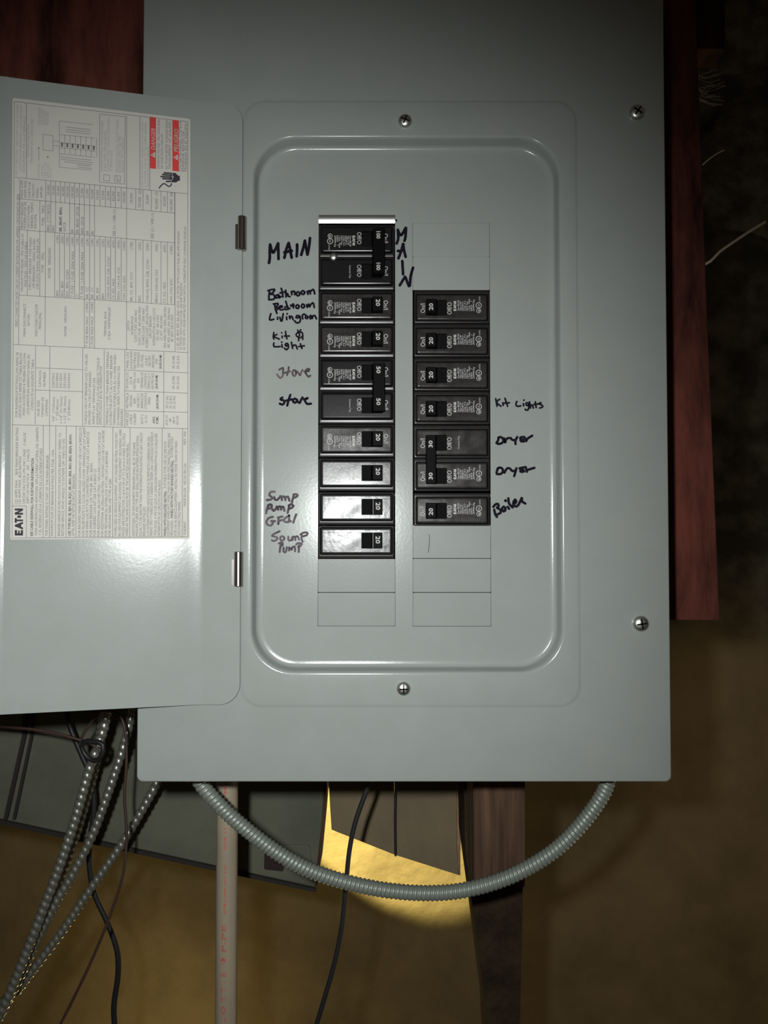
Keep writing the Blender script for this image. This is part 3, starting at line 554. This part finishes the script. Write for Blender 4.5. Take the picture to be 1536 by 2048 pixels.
write('handwritten_word', (540, 720), 15.36, [[(280,300),(400,240),(400,330),(390,480),(310,550),(215,440)],[(575,220),(560,350),(520,470)],[(430,400),(620,350)],circ(745,400,55,90),[(820,350),(870,400),(900,450),(930,470),(960,370),(1000,310)],[(1050,350),(1180,340),(1200,270),(1120,290),(1080,370),(1140,470),(1180,510),(1240,480)]], 46, 'inkmaroon', 'worn maroon marker word stove beside upper pole')
write('handwritten_word', (540, 720), 15.36, [[(380,1150),(320,1210),(430,1250),(430,1330),(370,1370),(300,1340)],[(625,1070),(570,1230),(530,1400)],[(490,1250),(670,1210)],circ(765,1250,58,60),[(820,1210),(870,1300),(920,1310),(950,1230),(1000,1150)],[(1040,1210),(1180,1170),(1080,1200),(1080,1270),(1150,1350),(1260,1340)]], 58, 'ink', 'black marker word stove beside lower pole')
write('handwritten_word', (525, 970), 13.96, [[(340,190),(240,190),(190,280),(260,340),(240,400),(120,420)],[(330,340),(340,400),(420,410),(500,310)],[(540,320),(540,420)],[(545,340),(610,320),(640,420)],[(640,350),(710,330),(750,440)],[(870,280),(820,490)],[(870,260),(960,260),(970,310),(880,360)]], 50, 'inkfade', 'grey marker word Sump, upper')
write('handwritten_word', (525, 970), 13.96, [[(190,550),(130,650),(100,790)],[(150,570),(220,540),(260,580),(220,650),(150,660)],[(260,650),(300,720),(370,670),(400,600)],[(400,600),(440,690)],[(450,610),(500,600),(520,690)],[(530,620),(580,610),(610,720)],[(740,590),(720,690),(700,780)],[(730,570),(800,540),(860,580),(810,640),(740,660)]], 50, 'inkfade', 'grey marker word pump')
write('handwritten_word', (525, 970), 13.96, [[(290,890),(180,920),(110,1020),(130,1100),(220,1130),(280,1080),(280,1000)],[(240,1010),(350,1010)],[(430,910),(560,880)],[(450,920),(440,1090)],[(450,1000),(540,980)],[(740,850),(640,920),(590,980),(640,1030),(720,1030),(740,960),(740,860)],[(720,1020),(790,1010)],[(940,820),(900,920),(860,1050)]], 50, 'inkfade', 'grey marker letters GFCI')
write('handwritten_word', (525, 970), 13.96, [[(480,1290),(260,1410),(400,1460),(400,1520),(320,1565),(260,1540)],circ(550,1490,58,58),[(720,1440),(730,1540),(800,1540),(830,1460)],[(840,1540),(850,1450),(900,1450),(920,1540)],[(930,1450),(980,1430),(1020,1530)],[(1090,1400),(1090,1500),(1120,1590)],[(1060,1380),(1150,1330),(1250,1330),(1230,1400),(1100,1440)]], 44, 'inkfade', 'faded marker word Soump, lower')
write('handwritten_word', (525, 970), 13.96, [[(460,1630),(540,1600),(560,1670),(500,1720)],[(510,1620),(480,1870)],[(590,1750),(590,1860),(650,1870),(680,1740)],[(740,1830),(750,1740),(810,1810),(830,1740)],[(830,1740),(900,1720),(910,1850)],[(940,1660),(1000,1620),(1090,1640),(1060,1700),(990,1730)],[(1020,1680),(1010,1870)]], 46, 'inkfade', 'faded marker word Pump, lowest on left')
write('handwritten_word', (780, 430), 12.8, [[(170,730),(210,600),(200,390)],[(200,380),(280,520),(400,330)],[(410,330),(395,560),(370,660)],[(215,1110),(280,940),(335,740)],[(340,740),(360,900),(400,1070)],[(200,920),(300,920)],[(315,1180),(335,1520)],[(250,1800),(385,1580)],[(395,1590),(480,1810),(510,1780),(530,1560),(590,1350)]], 56, 'ink', 'black marker MAIN written downwards between the two columns')
write('handwritten_word', (980, 780), 11.375, [[(130,200),(160,370)],[(220,210),(150,280),(250,370)],[(290,290),(300,350)],[(340,190),(400,370)],[(320,300),(440,290)],[(610,260),(590,330),(620,370),(700,360)],[(760,310),(765,360)],[(770,228),(772,232)],[(860,290),(820,300),(830,350),(870,340),(880,300),(880,420),(840,460),(800,440)],[(900,270),(920,410)],[(925,360),(960,340),(985,410)],[(1030,270),(1050,400)],[(1000,330),(1090,320)],[(1160,290),(1110,310),(1190,350),(1190,390),(1130,410)]], 32, 'ink', 'black marker words Kit Lights')
write('handwritten_word', (980, 780), 11.375, [[(200,1080),(180,1150),(150,1210),(220,1225),(290,1190),(300,1120),(240,1070),(190,1085)],[(320,1100),(340,1200),(370,1120),(430,1090)],[(470,1090),(500,1130),(560,1140)],[(620,1070),(580,1150),(580,1230)],[(780,1070),(690,1080),(720,1130),(750,1130)],[(700,1080),(700,1160),(770,1170)],[(800,1100),(820,1170),(850,1110),(960,1040)]], 44, 'ink', 'black marker word Dryer, upper')
write('handwritten_word', (980, 780), 11.375, [[(180,1780),(150,1900),(240,1910),(290,1860),(280,1790),(220,1765),(170,1790)],[(330,1880),(360,1820),(400,1780),(440,1780)],[(460,1790),(500,1840),(560,1840)],[(600,1780),(580,1860),(550,1960)],[(770,1760),(670,1780)],[(690,1790),(700,1860),(780,1850)],[(710,1820),(760,1820)],[(810,1750),(840,1860)],[(850,1820),(1010,1770)]], 44, 'ink', 'black marker word Dryer, lower')
write('handwritten_word', (975, 970), 15.36, [[(180,670),(240,600),(310,580),(340,640),(290,700)],[(205,760),(240,900),(290,980)],[(290,700),(390,760),(400,850),(270,920)],circ(500,740,50,68),[(620,670),(660,730)],[(545,475),(560,490)],[(640,410),(660,560),(770,690)],[(810,590),(880,520),(850,450),(800,520),(800,610),(880,660),(960,590),(1050,400)],[(1060,410),(1060,500),(1160,570)]], 62, 'ink', 'black marker word Boiler')
write('ink_spot', (780, 430), 12.8, [[(158,130),(161,150)]], 34, 'ink', 'tiny black ink dot by the metal lip')
write('scratch_mark', (850, 1050), 3.07, [[(20,10),(27,90),(20,170)]], 2.5, 'inkfade', 'thin grey scratch on a filler plate')
# ------------------------------------------------------------------ breakers
SB = S*1.008
def bl_(a, b, c): return Vector((a*SB, -c*.001, -b*SB))      # a right px, b down px, c mm towards camera
def blr(a0, a1, b0, b1, r, c, n=4): 
    return [Vector((v.x, -c*.001, v.z)) for v in rr(a0*SB, a1*SB, -b1*SB, -b0*SB, r*SB, 0, n)]
def btext(mb, a, b0, b1, t, h, c, bold=.012):
    vs_, fs, wd = glyphs(t, bold); k = (b1-b0)/wd; o = len(mb.v)
    for gx, gy in vs_: mb.v.append(bl_(a+gy*h/CAP, b0+gx*k, c))
    mb.f += [tuple(i+o for i in f) for f in fs]
def bring(mb, a, b, r, c, wd=None, n=16):
    if wd is None: mb.add([bl_(a+r*math.cos(2*math.pi*i/n), b+r*math.sin(2*math.pi*i/n), c) for i in range(n)], [tuple(range(n))]); return
    o = len(mb.v)
    for i in range(n):
        ca, sa = math.cos(2*math.pi*i/n), math.sin(2*math.pi*i/n)
        mb.v += [bl_(a+r*ca, b+r*sa, c), bl_(a+(r-wd)*ca, b+(r-wd)*sa, c)]
    for i in range(n): j = (i+1) % n; mb.f.append((o+2*i, o+2*j, o+2*j+1, o+2*i+1))
FC = 2.6      # face height in mm above deadfront
def pole_mesh(mb, fb, b, a0=-76.5, a1=76.5, gfi=False):
    hb = 33.1
    Ls = [blr(a0, a1, b-hb, b+hb, 1, -16), blr(a0, a1, b-hb, b+hb, 1, .5), blr(a0+.5, a1-.5, b-hb+.5, b+hb-.5, 1, .85), blr(a0+1.4, a1-1.4, b-hb+1.4, b+hb-1.4, 1, 1.05), blr(a0+3.0, a1-2.6, b-30.4, b+26.2, 3, 1.1), blr(a0+3.1, a1-2.7, b-30.3, b+26.1, 3, -3.0)]
    mb.loft(Ls, True, True)
    f0, f1, g0, g1 = a0+5.8, a1-5.2, b-27.6, b+23.6
    F_ = [blr(f0, f1, g0, g1, 2.4, -2.3), blr(f0, f1, g0, g1, 2.4, FC-1.0), blr(f0+.5, f1-.5, g0+.5, g1-.5, 2.2, FC-.52), blr(f0+1.3, f1-1.3, g0+1.3, g1-1.3, 2, FC-.24), blr(f0+2.4, f1-2.4, g0+2.4, g1-2.4, 1.8, FC-.07), blr(f0+3.4, f1-3.4, g0+3.4, g1-3.4, 1.6, FC)]
    fb.loft(F_)
    hole = blr(10.5, 53, b-19.2, b+13.2, .8, FC, 1)
    fill_holes(fb, F_[-1], [hole]); fb.loft([hole, [v+Vector((0, .0042, 0)) for v in hole]])
def pit_mesh(mb, b):  # near-black sheets: shade of rim groove and handle recess put into colour
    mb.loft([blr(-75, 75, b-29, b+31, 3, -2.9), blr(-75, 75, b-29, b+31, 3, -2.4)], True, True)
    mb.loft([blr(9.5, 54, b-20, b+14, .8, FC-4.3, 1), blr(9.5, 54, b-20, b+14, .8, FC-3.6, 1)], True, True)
def face_print(mb, b, full=True, on=True):
    c = FC+.06
    if on: btext(mb, 54.8, b-13.5, b+5.5, "On/I", 9.2, c, .0)
    btext(mb, .8, b-16.5, b+8, "Off/O", 9.2, c, .0)
    if full:
        logo(mb, lambda m_, g: m_.add([bl_(-8.6+y*5.4, b-9.5+x*20/5.2, c) for x, y in g], [tuple(range(len(g)))]))
        for k, (t, l) in enumerate((("Type BR120", 22), ("Type C120", 19), ("120/240 V~", 20), ("CU/AL 75 C", 21), ("HACR Type", 19), ("1 Pole  10kA", 25), ("E7819    1", 20), ("LR49994 Eng", 23))):
            btext(mb, -14.2-k*4.45, b-9.5, b-9.5+l, t, 3.3, c, .008)
        bring(mb, -54, b-9, 4.8, c, 1.0); btext(mb, -56.2, b-11.2, b-6.8, 'c', 4.6, c, .03); bring(mb, -54, b+1.8, 6.2, c, 1.2)
        btext(mb, -56, b-1.6, b+5.0, "UL", 4.2, c, .0); btext(mb, -57.3, b+9.5, b+20, "LISTED", 2.6, c, .0)
    else:
        btext(mb, -15, b-15.5, b+10.5, "Common Trip", 3.4, c, .0)
def handle_mesh(mb, b0, b1, a0=32, a1=52, h=7.5):
    Ls = [blr(a0-3, a1+.6, b0, b1, .8, -1.5, 2), blr(a0-1, a1+.2, b0, b1, .8, FC+.4, 2), blr(a0+1, a1-.6, b0+.5, b1-.5, .8, FC+h-.6, 2), blr(a0+1.8, a1-1.2, b0+1, b1-1, .8, FC+h-.1, 2)]
    mb.loft(Ls, True, True)
def place(o, px, py, rot):
    o.location = P(px, py, YD); o.rotation_euler = (0, math.pi if rot else 0, 0)
G1 = 'single-pole circuit breakers in the panel'; G2 = 'two-pole circuit breakers in the panel'
def single(label, px, py, rot, style='old', num="20"):
    root = empty('circuit_breaker'); tag(root, label, 'circuit breaker', G1)
    m_ = {'old': 'black', 'new': 'newblack'}[style]
    A, B_ = MB(), MB(); pole_mesh(A, B_, 0)
    A.build('body', M['rimplastic'] , root, smooth=True, angle=35); B_.build('face_plate', M[m_], root, smooth=True, angle=35)
    m2 = MB(); pit_mesh(m2, -3); m2.build('recess_shade', M['pit'], root)
    h = MB()
    if style == 'old': handle_mesh(h, -19+.8, 12.2, h=5.5)
    else: handle_mesh(h, -18.6, 12.6, 33, 52.6, h=1.4)
    ho = h.build('handle', M['handle'], root, smooth=True, angle=35)
    t = MB(); t.fix = False; btext(t, 39.5, -12, 2 if style == 'old' else 3, num, 8.2 if style == 'old' else 8.8, (FC+5.5 if style == 'old' else FC+1.4)+.02, .02)
    t.build('amp_number', M['white'], ho)
    if style == 'old':
        p = MB(); p.fix = False; face_print(p, 0); p.build('face_print', M['white'], root)
    else:
        p = MB(); c = FC+.03    # raised seam with a notch, and the divider on the handle
        for q_ in (((-68, -19), (-36, -19)), ((-36, -19), (-35, -13)), ((-35, -13), (-18, -13)), ((-18, -13), (-16, -19)), ((-16, -19), (10, -19)), ((53, -19), (68, -19))):
            (a0, b0), (a1, b1) = q_; d = Vector((a1-a0, b1-b0, 0)).normalized(); n = Vector((-d.y, d.x, 0))*.35
            p.add([bl_(a0+n.x, b0+n.y, c), bl_(a1+n.x, b1+n.y, c), bl_(a1-n.x, b1-n.y, c), bl_(a0-n.x, b0-n.y, c)], [(0, 1, 2, 3)])
        p.fix = False; p.build('seam', M['pit'], root)
        p = MB(); p.fix = False; p.add([bl_(33.6, -18, FC+1.45), bl_(34.3, -18, FC+1.45), bl_(34.3, 12, FC+1.45), bl_(33.6, 12, FC+1.45)], [(0, 1, 2, 3)]); p.build('divider_line', M['white'], ho)
    place(root, px, py, rot); return root
def double(label, px, py, rot, num, gloss=False, screwed=False):
    root = empty('two_pole_breaker'); tag(root, label, 'circuit breaker', G2)
    m_ = 'blackgloss' if gloss else 'black'
    A, B_, C2, p = MB(), MB(), MB(), MB(); p.fix = False
    pole_mesh(A, B_, -33.5); pole_mesh(A, C2, 33.5)
    A.build('body', M['rimplastic'] , root, smooth=True, angle=35)
    B_.build('face_plate', M[m_], root, smooth=True, angle=35); C2.build('face_plate', M[m_], root, smooth=True, angle=35)
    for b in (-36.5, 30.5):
        m2 = MB(); pit_mesh(m2, b); m2.build('recess_shade', M['pit'], root)
    h = MB(); handle_mesh(h, -53, 45 if not screwed else 40, 33, 57 if not rot else 53, 7)
    for k in range(7): h.box((36*SB, -(FC+7.2)*.001, (-14+k*3.4)*SB), (53*SB, -(FC+6.6)*.001, (-13+k*3.4)*SB))
    ho = h.build('handle_tie', M['handle'], root, smooth=True, angle=35)
    t = MB(); t.fix = False
    for b in (-45, 19): btext(t, 40.5, b, b+(14 if len(num) == 2 else 15), num, 7.8, FC+7.02, .02)
    t.build('amp_number', M['white'], ho)
    face_print(p, -33.5, True); face_print(p, 33.5, False); p.build('face_print', M['white'], root)
    if screwed:
        s_ = MB(); c = bl_(-47, 0, 1.2); R = 8*SB
        s_.loft([[c+Vector((math.cos(2*math.pi*k/20)*R*q0, -h_*R, math.sin(2*math.pi*k/20)*R*q0)) for k in range(20)] for q0, h_ in ((1, 0), (1, .35), (.85, .6), (.5, .75), (.15, .78))], False, True)
        for dd in (0, math.pi/2):
            d = Vector((math.cos(dd+.5), 0, math.sin(dd+.5))); n = Vector((-d.z, 0, d.x))*R*.1; o_ = Vector((0, -.8*R, 0))
        s_.build('screw', M['steel'], root, smooth=True, angle=50)
    place(root, px, py, rot); return root
double('glossy two-pole 100 amp main breaker at the top beside handwritten MAIN', 713.5, 515.5, 0, "100", True, True)
single('single-pole 20 amp breaker beside handwritten Bathroom Bedroom Livingroom', 713.5, 616, 0)
single('single-pole 20 amp breaker beside handwritten Kit and Light', 713.5, 683, 0)
double('two-pole 50 amp breaker beside the two handwritten words stove', 713.5, 782, 0, "50", True)
single('unlabelled single-pole 20 amp breaker directly below the two-pole stove breaker', 713.3, 882, 0)
single('unlabelled single-pole 20 amp breaker directly above the Sump pump GFCI breaker', 713, 949.5, 0)
single('shiny 20 amp breaker without white print beside handwritten Sump pump GFCI', 712.8, 1017, 0, 'new')
single('shiny 20 amp breaker at the left column foot beside handwritten Soump Pump', 712.5, 1084, 0, 'new')
single('topmost single-pole 20 amp breaker of the right column, under blank plates', 903.5, 614.5, 1)
single('second single-pole 20 amp breaker from the top of the right column', 903.5, 681.5, 1)
single('third single-pole 20 amp breaker from the top of the right column', 903.5, 749, 1)
single('single-pole 20 amp breaker beside handwritten Kit Lights', 903.5, 816, 1)
double('two-pole 30 amp breaker beside the two handwritten words Dryer', 903.5, 916.5, 1, "30")
single('single-pole 20 amp breaker at the right column foot beside handwritten Boiler', 903.5, 1019, 1)
# ------------------------------------------------------------------ backing board and wood
def slab(name, m, pix, Y, dep, label, cat, bevel=.001, parent=None, group=None):
    mb = MB(); mb.prism([P(x, y, Y) for x, y in pix], (0, dep, 0)); o = mb.build(name, M[m], parent, bevel=bevel)
    if cat: tag(o, label, cat, group)
    return o
slab('backing_board', 'board2', [(-260, -420), (1374, -420), (1391, 0), (1415, 640), (1440, 1241), (1290, 1240), (640, 1236), (-260, 1234)], .074, .020, 'dark red-brown wooden board the panel is mounted on', 'board')
slab('wood_offcut', 'board', [(1360, -200), (1450, -200), (1451, 98), (1366, 96)], .098, .03, 'short reddish wood piece poking out behind board at top right', 'wood')
slab('wall_stud', 'post', [(944, 1240), (1052, 1240), (1050, 1776), (948, 1772)], .16, .06, 'upright red-brown streaked timber directly below the panel', 'post')
slab('dark_beam', 'post2', [(921, 1200), (1046, 1200), (1046, 1780), (1040, 2048), (1036, 2900), (1020, 2900), (975, 2048), (950, 1850), (930, 1700)], .23, .07, 'dark tapering beam behind the red-brown timber, running out below', 'beam')  # beam coloured darker than the timber in front
for i, pix in enumerate(([(640, 1300), (788, 1300), (789, 1710), (663, 1660)], [(792, 1300), (918, 1300), (921, 1752), (792, 1711)])):
    slab('wall_plank', 'brownb', pix, .31, .018, ('grey-brown plank under the panel, left one, beside the yellow light', 'grey-brown plank under the panel, right one, against the dark beam')[i], 'plank', group='grey-brown planks under the panel')
slab('board_edging', 'edge', [(915, 1300), (925, 1300), (925, 1600), (921, 1700), (917, 1752), (914, 1700)], .305, .02, 'narrow rough wood strip edging the right plank, lit orange tone painted in', 'wood strip', .0005)  # rough plank edge; its lit orange tone is put into the colour
# grey-green cabinet at the lower left
cab = empty('sheet_metal_cabinet', P(300, 1700, .34)); tag(cab, 'grey-green sheet metal cabinet hanging behind the armored cables', 'cabinet')
def cb(mb, name, m, **kw):
    o = mb.build(name, M[m], None, **kw); o.parent = cab; o.matrix_parent_inverse = Matrix.Translation(-Vector(cab.location)); return o
mb = MB(); mb.prism([P(x, y, .34) for x, y in [(-420, 1100), (664, 1180), (652, 1565), (632, 1776), (478, 1744), (0, 1640), (-420, 1550)]], (0, .10, 0)); cb(mb, 'case', 'duct', bevel=.002)
mb = MB(); mb.prism([P(x, y, .337) for x, y in [(649, 1500), (657, 1500), (651, 1640), (634, 1776), (629, 1775), (644, 1640)]], (0, .008, 0)); cb(mb, 'edge_strip', 'post')
mb = MB(); mb.prism([P(x, y, .336) for x, y in [(-60, 1627), (0, 1640), (478, 1744), (632, 1778), (632, 1785), (478, 1752), (0, 1649), (-60, 1636)]], (0, .02, 0)); cb(mb, 'lower_lip', 'ductdark')
mb = MB(); mb.prism([P(x, y, .338) for x, y in roundq([(482, 1690), (620, 1690), (626, 1770), (488, 1742)], 9)], (0, .003, 0)); cb(mb, 'knockout_plate', 'duct', bevel=.0006)
mb = MB(); mb.prism([P(x, y, .3365) for x, y in roundq([(529, 1706), (569, 1709), (567, 1743), (528, 1739)], 4)], (0, .003, 0)); cb(mb, 'knockout', 'knock')
for x0_, x1_, x2_, x3_ in ((52, 60, 14, 6), (68, 74, 30, 24)):
    mb = MB(); mb.prism([P(x, y, .3365) for x, y in [(x0_, 1300), (x1_, 1300), (x1_-8, 1470), (x2_, 1640), (x3_, 1640), (x0_-8, 1470)]], (0, .004, 0)); cb(mb, 'seam_strap', 'ductdark')
# ------------------------------------------------------------------ conduits, cables, pipe
def cable(name, pix, r, m, label, cat, ridge=None, group=None, seg_=10, step=None):
    pts = spline([P(x, y, Y) for x, y, Y in pix], 14)
    pts = resample(pts, step or (ridge[0]/6 if ridge else .006))
    mb = MB(); mb.tube(pts, r, seg_, True, ridge); o = mb.build(name, M[m], smooth=True, angle=80)
    return tag(o, label, cat, group)
cable('flexible_conduit', [(394, 1520, .045), (398, 1560, .045), (430, 1600, .046), (480, 1648, .05), (560, 1708, .055), (640, 1748, .06), (740, 1775, .062), (840, 1786, .062), (930, 1780, .060), (1020, 1753, .056), (1100, 1708, .050), (1160, 1652, .045), (1205, 1590, .040), (1220, 1545, .038), (1222, 1525, .038)], .0063, 'conduit', 'grey flexible metal conduit looping down in a wide arc below the panel', 'conduit', (.0037, .0011), seg_=16)
GA = 'armored cables at lower left'
cable('armored_cable', [(255, 1100, .20), (228, 1300, .20), (213, 1430, .20), (200, 1480, .20), (177, 1545, .20), (150, 1640, .20), (118, 1735, .20), (82, 1830, .20), (45, 1925, .20), (5, 2020, .20), (-60, 2160, .20), (-300, 2900, .20), (-480, 3850, .20)], .0052, 'armor', 'leftmost and thickest shiny armored cable, passing through the tangled wire loop', 'cable', (.0074, .0013), GA, 12)
cable('armored_cable', [(320, 1100, .225), (285, 1300, .225), (265, 1420, .225), (245, 1500, .225), (215, 1590, .225), (185, 1670, .225), (145, 1750, .225), (112, 1805, .225), (70, 1890, .225), (30, 1975, .225), (-40, 2110, .225), (-290, 2850, .225), (-460, 3780, .225)], .0049, 'armor', 'middle shiny armored cable emerging beside the left edge of the cover', 'cable', (.0074, .0013), GA, 12)
cable('armored_cable', [(360, 1450, .25), (318, 1556, .25), (290, 1610, .25), (255, 1670, .25), (222, 1720, .25), (180, 1780, .25), (130, 1855, .25), (85, 1915, .25), (40, 1975, .25), (-30, 2080, .25), (-280, 2750, .25), (-440, 3700, .25)], .0049, 'armor', 'rightmost shiny armored cable emerging under the lower left cover corner', 'cable', (.0074, .0013), GA, 12)
cable('armored_cable', [(250, 1100, .262), (222, 1300, .262), (200, 1480, .262), (165, 1620, .262), (128, 1735, .262), (95, 1820, .262), (60, 1900, .262), (20, 1990, .262), (-50, 2130, .262), (-290, 2800, .262), (-470, 3660, .262)], .0062, 'armor', 'shadowed armored cable bundled just behind the leftmost shiny one', 'cable', (.0074, .0013), GA, 12)
cable('black_cord', [(120, 1300, .28), (135, 1430, .28), (150, 1478, .28), (168, 1520, .28), (184, 1560, .28), (188, 1620, .28), (179, 1690, .28), (180, 1740, .28), (190, 1790, .28), (215, 1845, .28), (234, 1900, .28), (236, 1950, .28), (228, 2010, .28), (230, 2060, .28), (240, 2200, .28), (250, 2900, .28), (230, 3620, .28)], .0030, 'rubber', 'black cord snaking down behind the armored cables at left', 'cord', None, 'black cords hanging below the panel')
cable('black_cord', [(752, 1500, .14), (738, 1565, .14), (712, 1640, .14), (699, 1700, .14), (692, 1770, .14), (684, 1850, .14), (668, 1930, .14), (645, 2010, .14), (625, 2080, .14), (600, 2200, .14), (560, 3000, .14), (570, 4100, .14)], .0023, 'rubber', 'black cord hanging across the yellow lit wall below the panel', 'cord', None, 'black cords hanging below the panel')
cable('thin_black_wire', [(788, 1480, .30), (791, 1565, .30), (790, 1640, .30), (791, 1712, .30)], .0013, 'rubber', 'thin dark wire running down the joint between the two grey-brown planks', 'wire')
cable('brown_wire', [(190, 1425, .17), (215, 1421, .17), (238, 1428, .17), (250, 1460, .17), (253, 1520, .17), (249, 1590, .17), (252, 1640, .17), (253, 1680, .17), (246, 1750, .17), (226, 1815, .17), (205, 1870, .17), (170, 1950, .17), (120, 2050, .17), (80, 2120, .17), (-40, 2800, .17), (-60, 3950, .17)], .0014, 'wire', 'thin brown wire hanging in a long curve from the cover corner', 'wire', None, 'thin brown wires at lower left')
cable('brown_wire', [(-60, 1448, .185), (0, 1453, .185), (60, 1458, .185), (110, 1466, .185), (150, 1477, .185), (178, 1486, .185), (200, 1500, .185), (200, 1515, .185), (186, 1520, .186), (172, 1512, .188), (160, 1490, .188), (166, 1470, .188), (182, 1445, .188), (200, 1424, .188), (215, 1400, .188)], .0014, 'wire', 'thin brown wire crossing from the left edge into a knotted loop', 'wire', None, 'thin brown wires at lower left')
cable('tie_loop', [(186, 1484, .178), (203, 1485, .176), (207, 1497, .176), (202, 1513, .177), (190, 1522, .18), (172, 1512, .182), (163, 1492, .182), (170, 1482, .18), (186, 1484, .178)], .0024, 'rubber', 'dark twisted tie wrapped around the leftmost armored cable', 'cable tie')
# pipe
pipe = empty('plastic_pipe', P(453, 1560, .125)); tag(pipe, 'cream plastic pipe with red lettering running straight down below the panel', 'pipe')
xp = P(454, 1700, .125).x; RP = .0096; YPp = .125
mb = MB(); mb.loft([[Vector((xp+RP*math.cos(2*math.pi*k/28), YPp+RP*math.sin(2*math.pi*k/28), z)) for k in range(28)] for z in (ZF, -.6, -.3, P(454, 1380, .125).z)], True, True)
o = mb.build('pipe_wall', M['pvc'], None, smooth=True, angle=60); o.parent = pipe; o.matrix_parent_inverse = Matrix.Translation(-Vector(pipe.location))
mb = MB(); mb.fix = False
def ptext(y0, y1, t, h=8.5, bold=.02):
    vs_, fs, wd = glyphs(t, bold); z0 = P(454, y0, YPp-RP).z; z1 = P(454, y1, YPp-RP).z; k = (z1-z0)/wd; o_ = len(mb.v)
    hs = h*S*1.19/CAP
    for gx, gy in vs_:
        u = -gy*hs+.0012; a = -math.pi/2+u/RP
        mb.v.append(Vector((xp+(RP+.00008)*math.cos(a), YPp+(RP+.00008)*math.sin(a), z0+gx*k)))
    mb.f.extend([tuple(i+o_ for i in f) for f in fs])
ptext(1905, 1850, "PIPE"); ptext(2046, 1945, "L O T T I E", 9)
ptext(1830, 1730, "ASTM D 2846 CPVC 4120", 4.5); ptext(1700, 1600, "SDR 11  400 PSI", 4.5); ptext(1594, 1568, "-M-", 5)
mb.add([Vector((xp+(RP+.0001)*math.cos(-math.pi/2+(-.001+.0022*math.cos(i*.524))/RP), YPp-RP*1.008*math.cos((-.001+.0022*math.cos(i*.524))/RP), P(454, 1922, YPp-RP).z+.0026*math.sin(i*.524))) for i in range(12)], [tuple(range(12))])
o = mb.build('pipe_print', M['pipetext']); o.parent = pipe; o.matrix_parent_inverse = Matrix.Translation(-Vector(pipe.location))
# ------------------------------------------------------------------ rubble at the upper right
def stone(px, py, Y, r, label, seed):
    c = P(px, py, Y); me = bpy.data.meshes.new('stone'); bm = bmesh.new(); bmesh.ops.create_icosphere(bm, subdivisions=4, radius=1)
    for v in bm.verts:
        n = v.co.normalized(); d = 1+.22*noise.noise(n*1.6+Vector((seed, 0, 0)))+.07*noise.noise(n*5+Vector((seed, 3, 0)))
        v.co = Vector((n.x*r[0]*d, n.y*r[1]*d, n.z*r[2]*d))
    bm.to_mesh(me); bm.free(); me.materials.append(M['stone']); me.shade_smooth()
    o = bpy.data.objects.new('stone', me); C.objects.link(o); o.location = c; tag(o, label, 'stone', 'stones of the rubble wall')
stone(1490, 40, 1.32, (.20, .06, .15), 'dark stone in the wall at the top right corner', 1)
stone(1530, 330, 1.32, (.20, .06, .19), 'large dark stone to the right of the cobweb', 5)
cable('straw', [(1408, 530, .082), (1424, 520, .080), (1440, 503, .082), (1470, 482, .086), (1500, 462, .09), (1530, 444, .095)], .0012, 'web', 'pale straw sticking out slanted from the board edge at the right', 'straw', None, 'straws caught on the board edge', 6)
cable('straw', [(1405, 330, .082), (1418, 318, .080), (1436, 306, .082), (1448, 300, .084)], .0006, 'web', 'short thin straw stuck on the board edge above the longer straw', 'straw', None, 'straws caught on the board edge', 6)
mb = MB()
for k in range(30):
    y0_ = 140+random.random()*60; x1_ = 1402+random.random()*52; y1_ = y0_+random.uniform(-14, 22)
    mb.tube(spline([P(1396, y0_, .084), P((1396+x1_)/2, (y0_+y1_)/2+4, .088), P(x1_, y1_, .09)], 3), .00016, 4)
tag(mb.build('cobweb', M['web']), 'dusty cobweb tangle beside the board at the upper right', 'cobweb', kind='stuff')
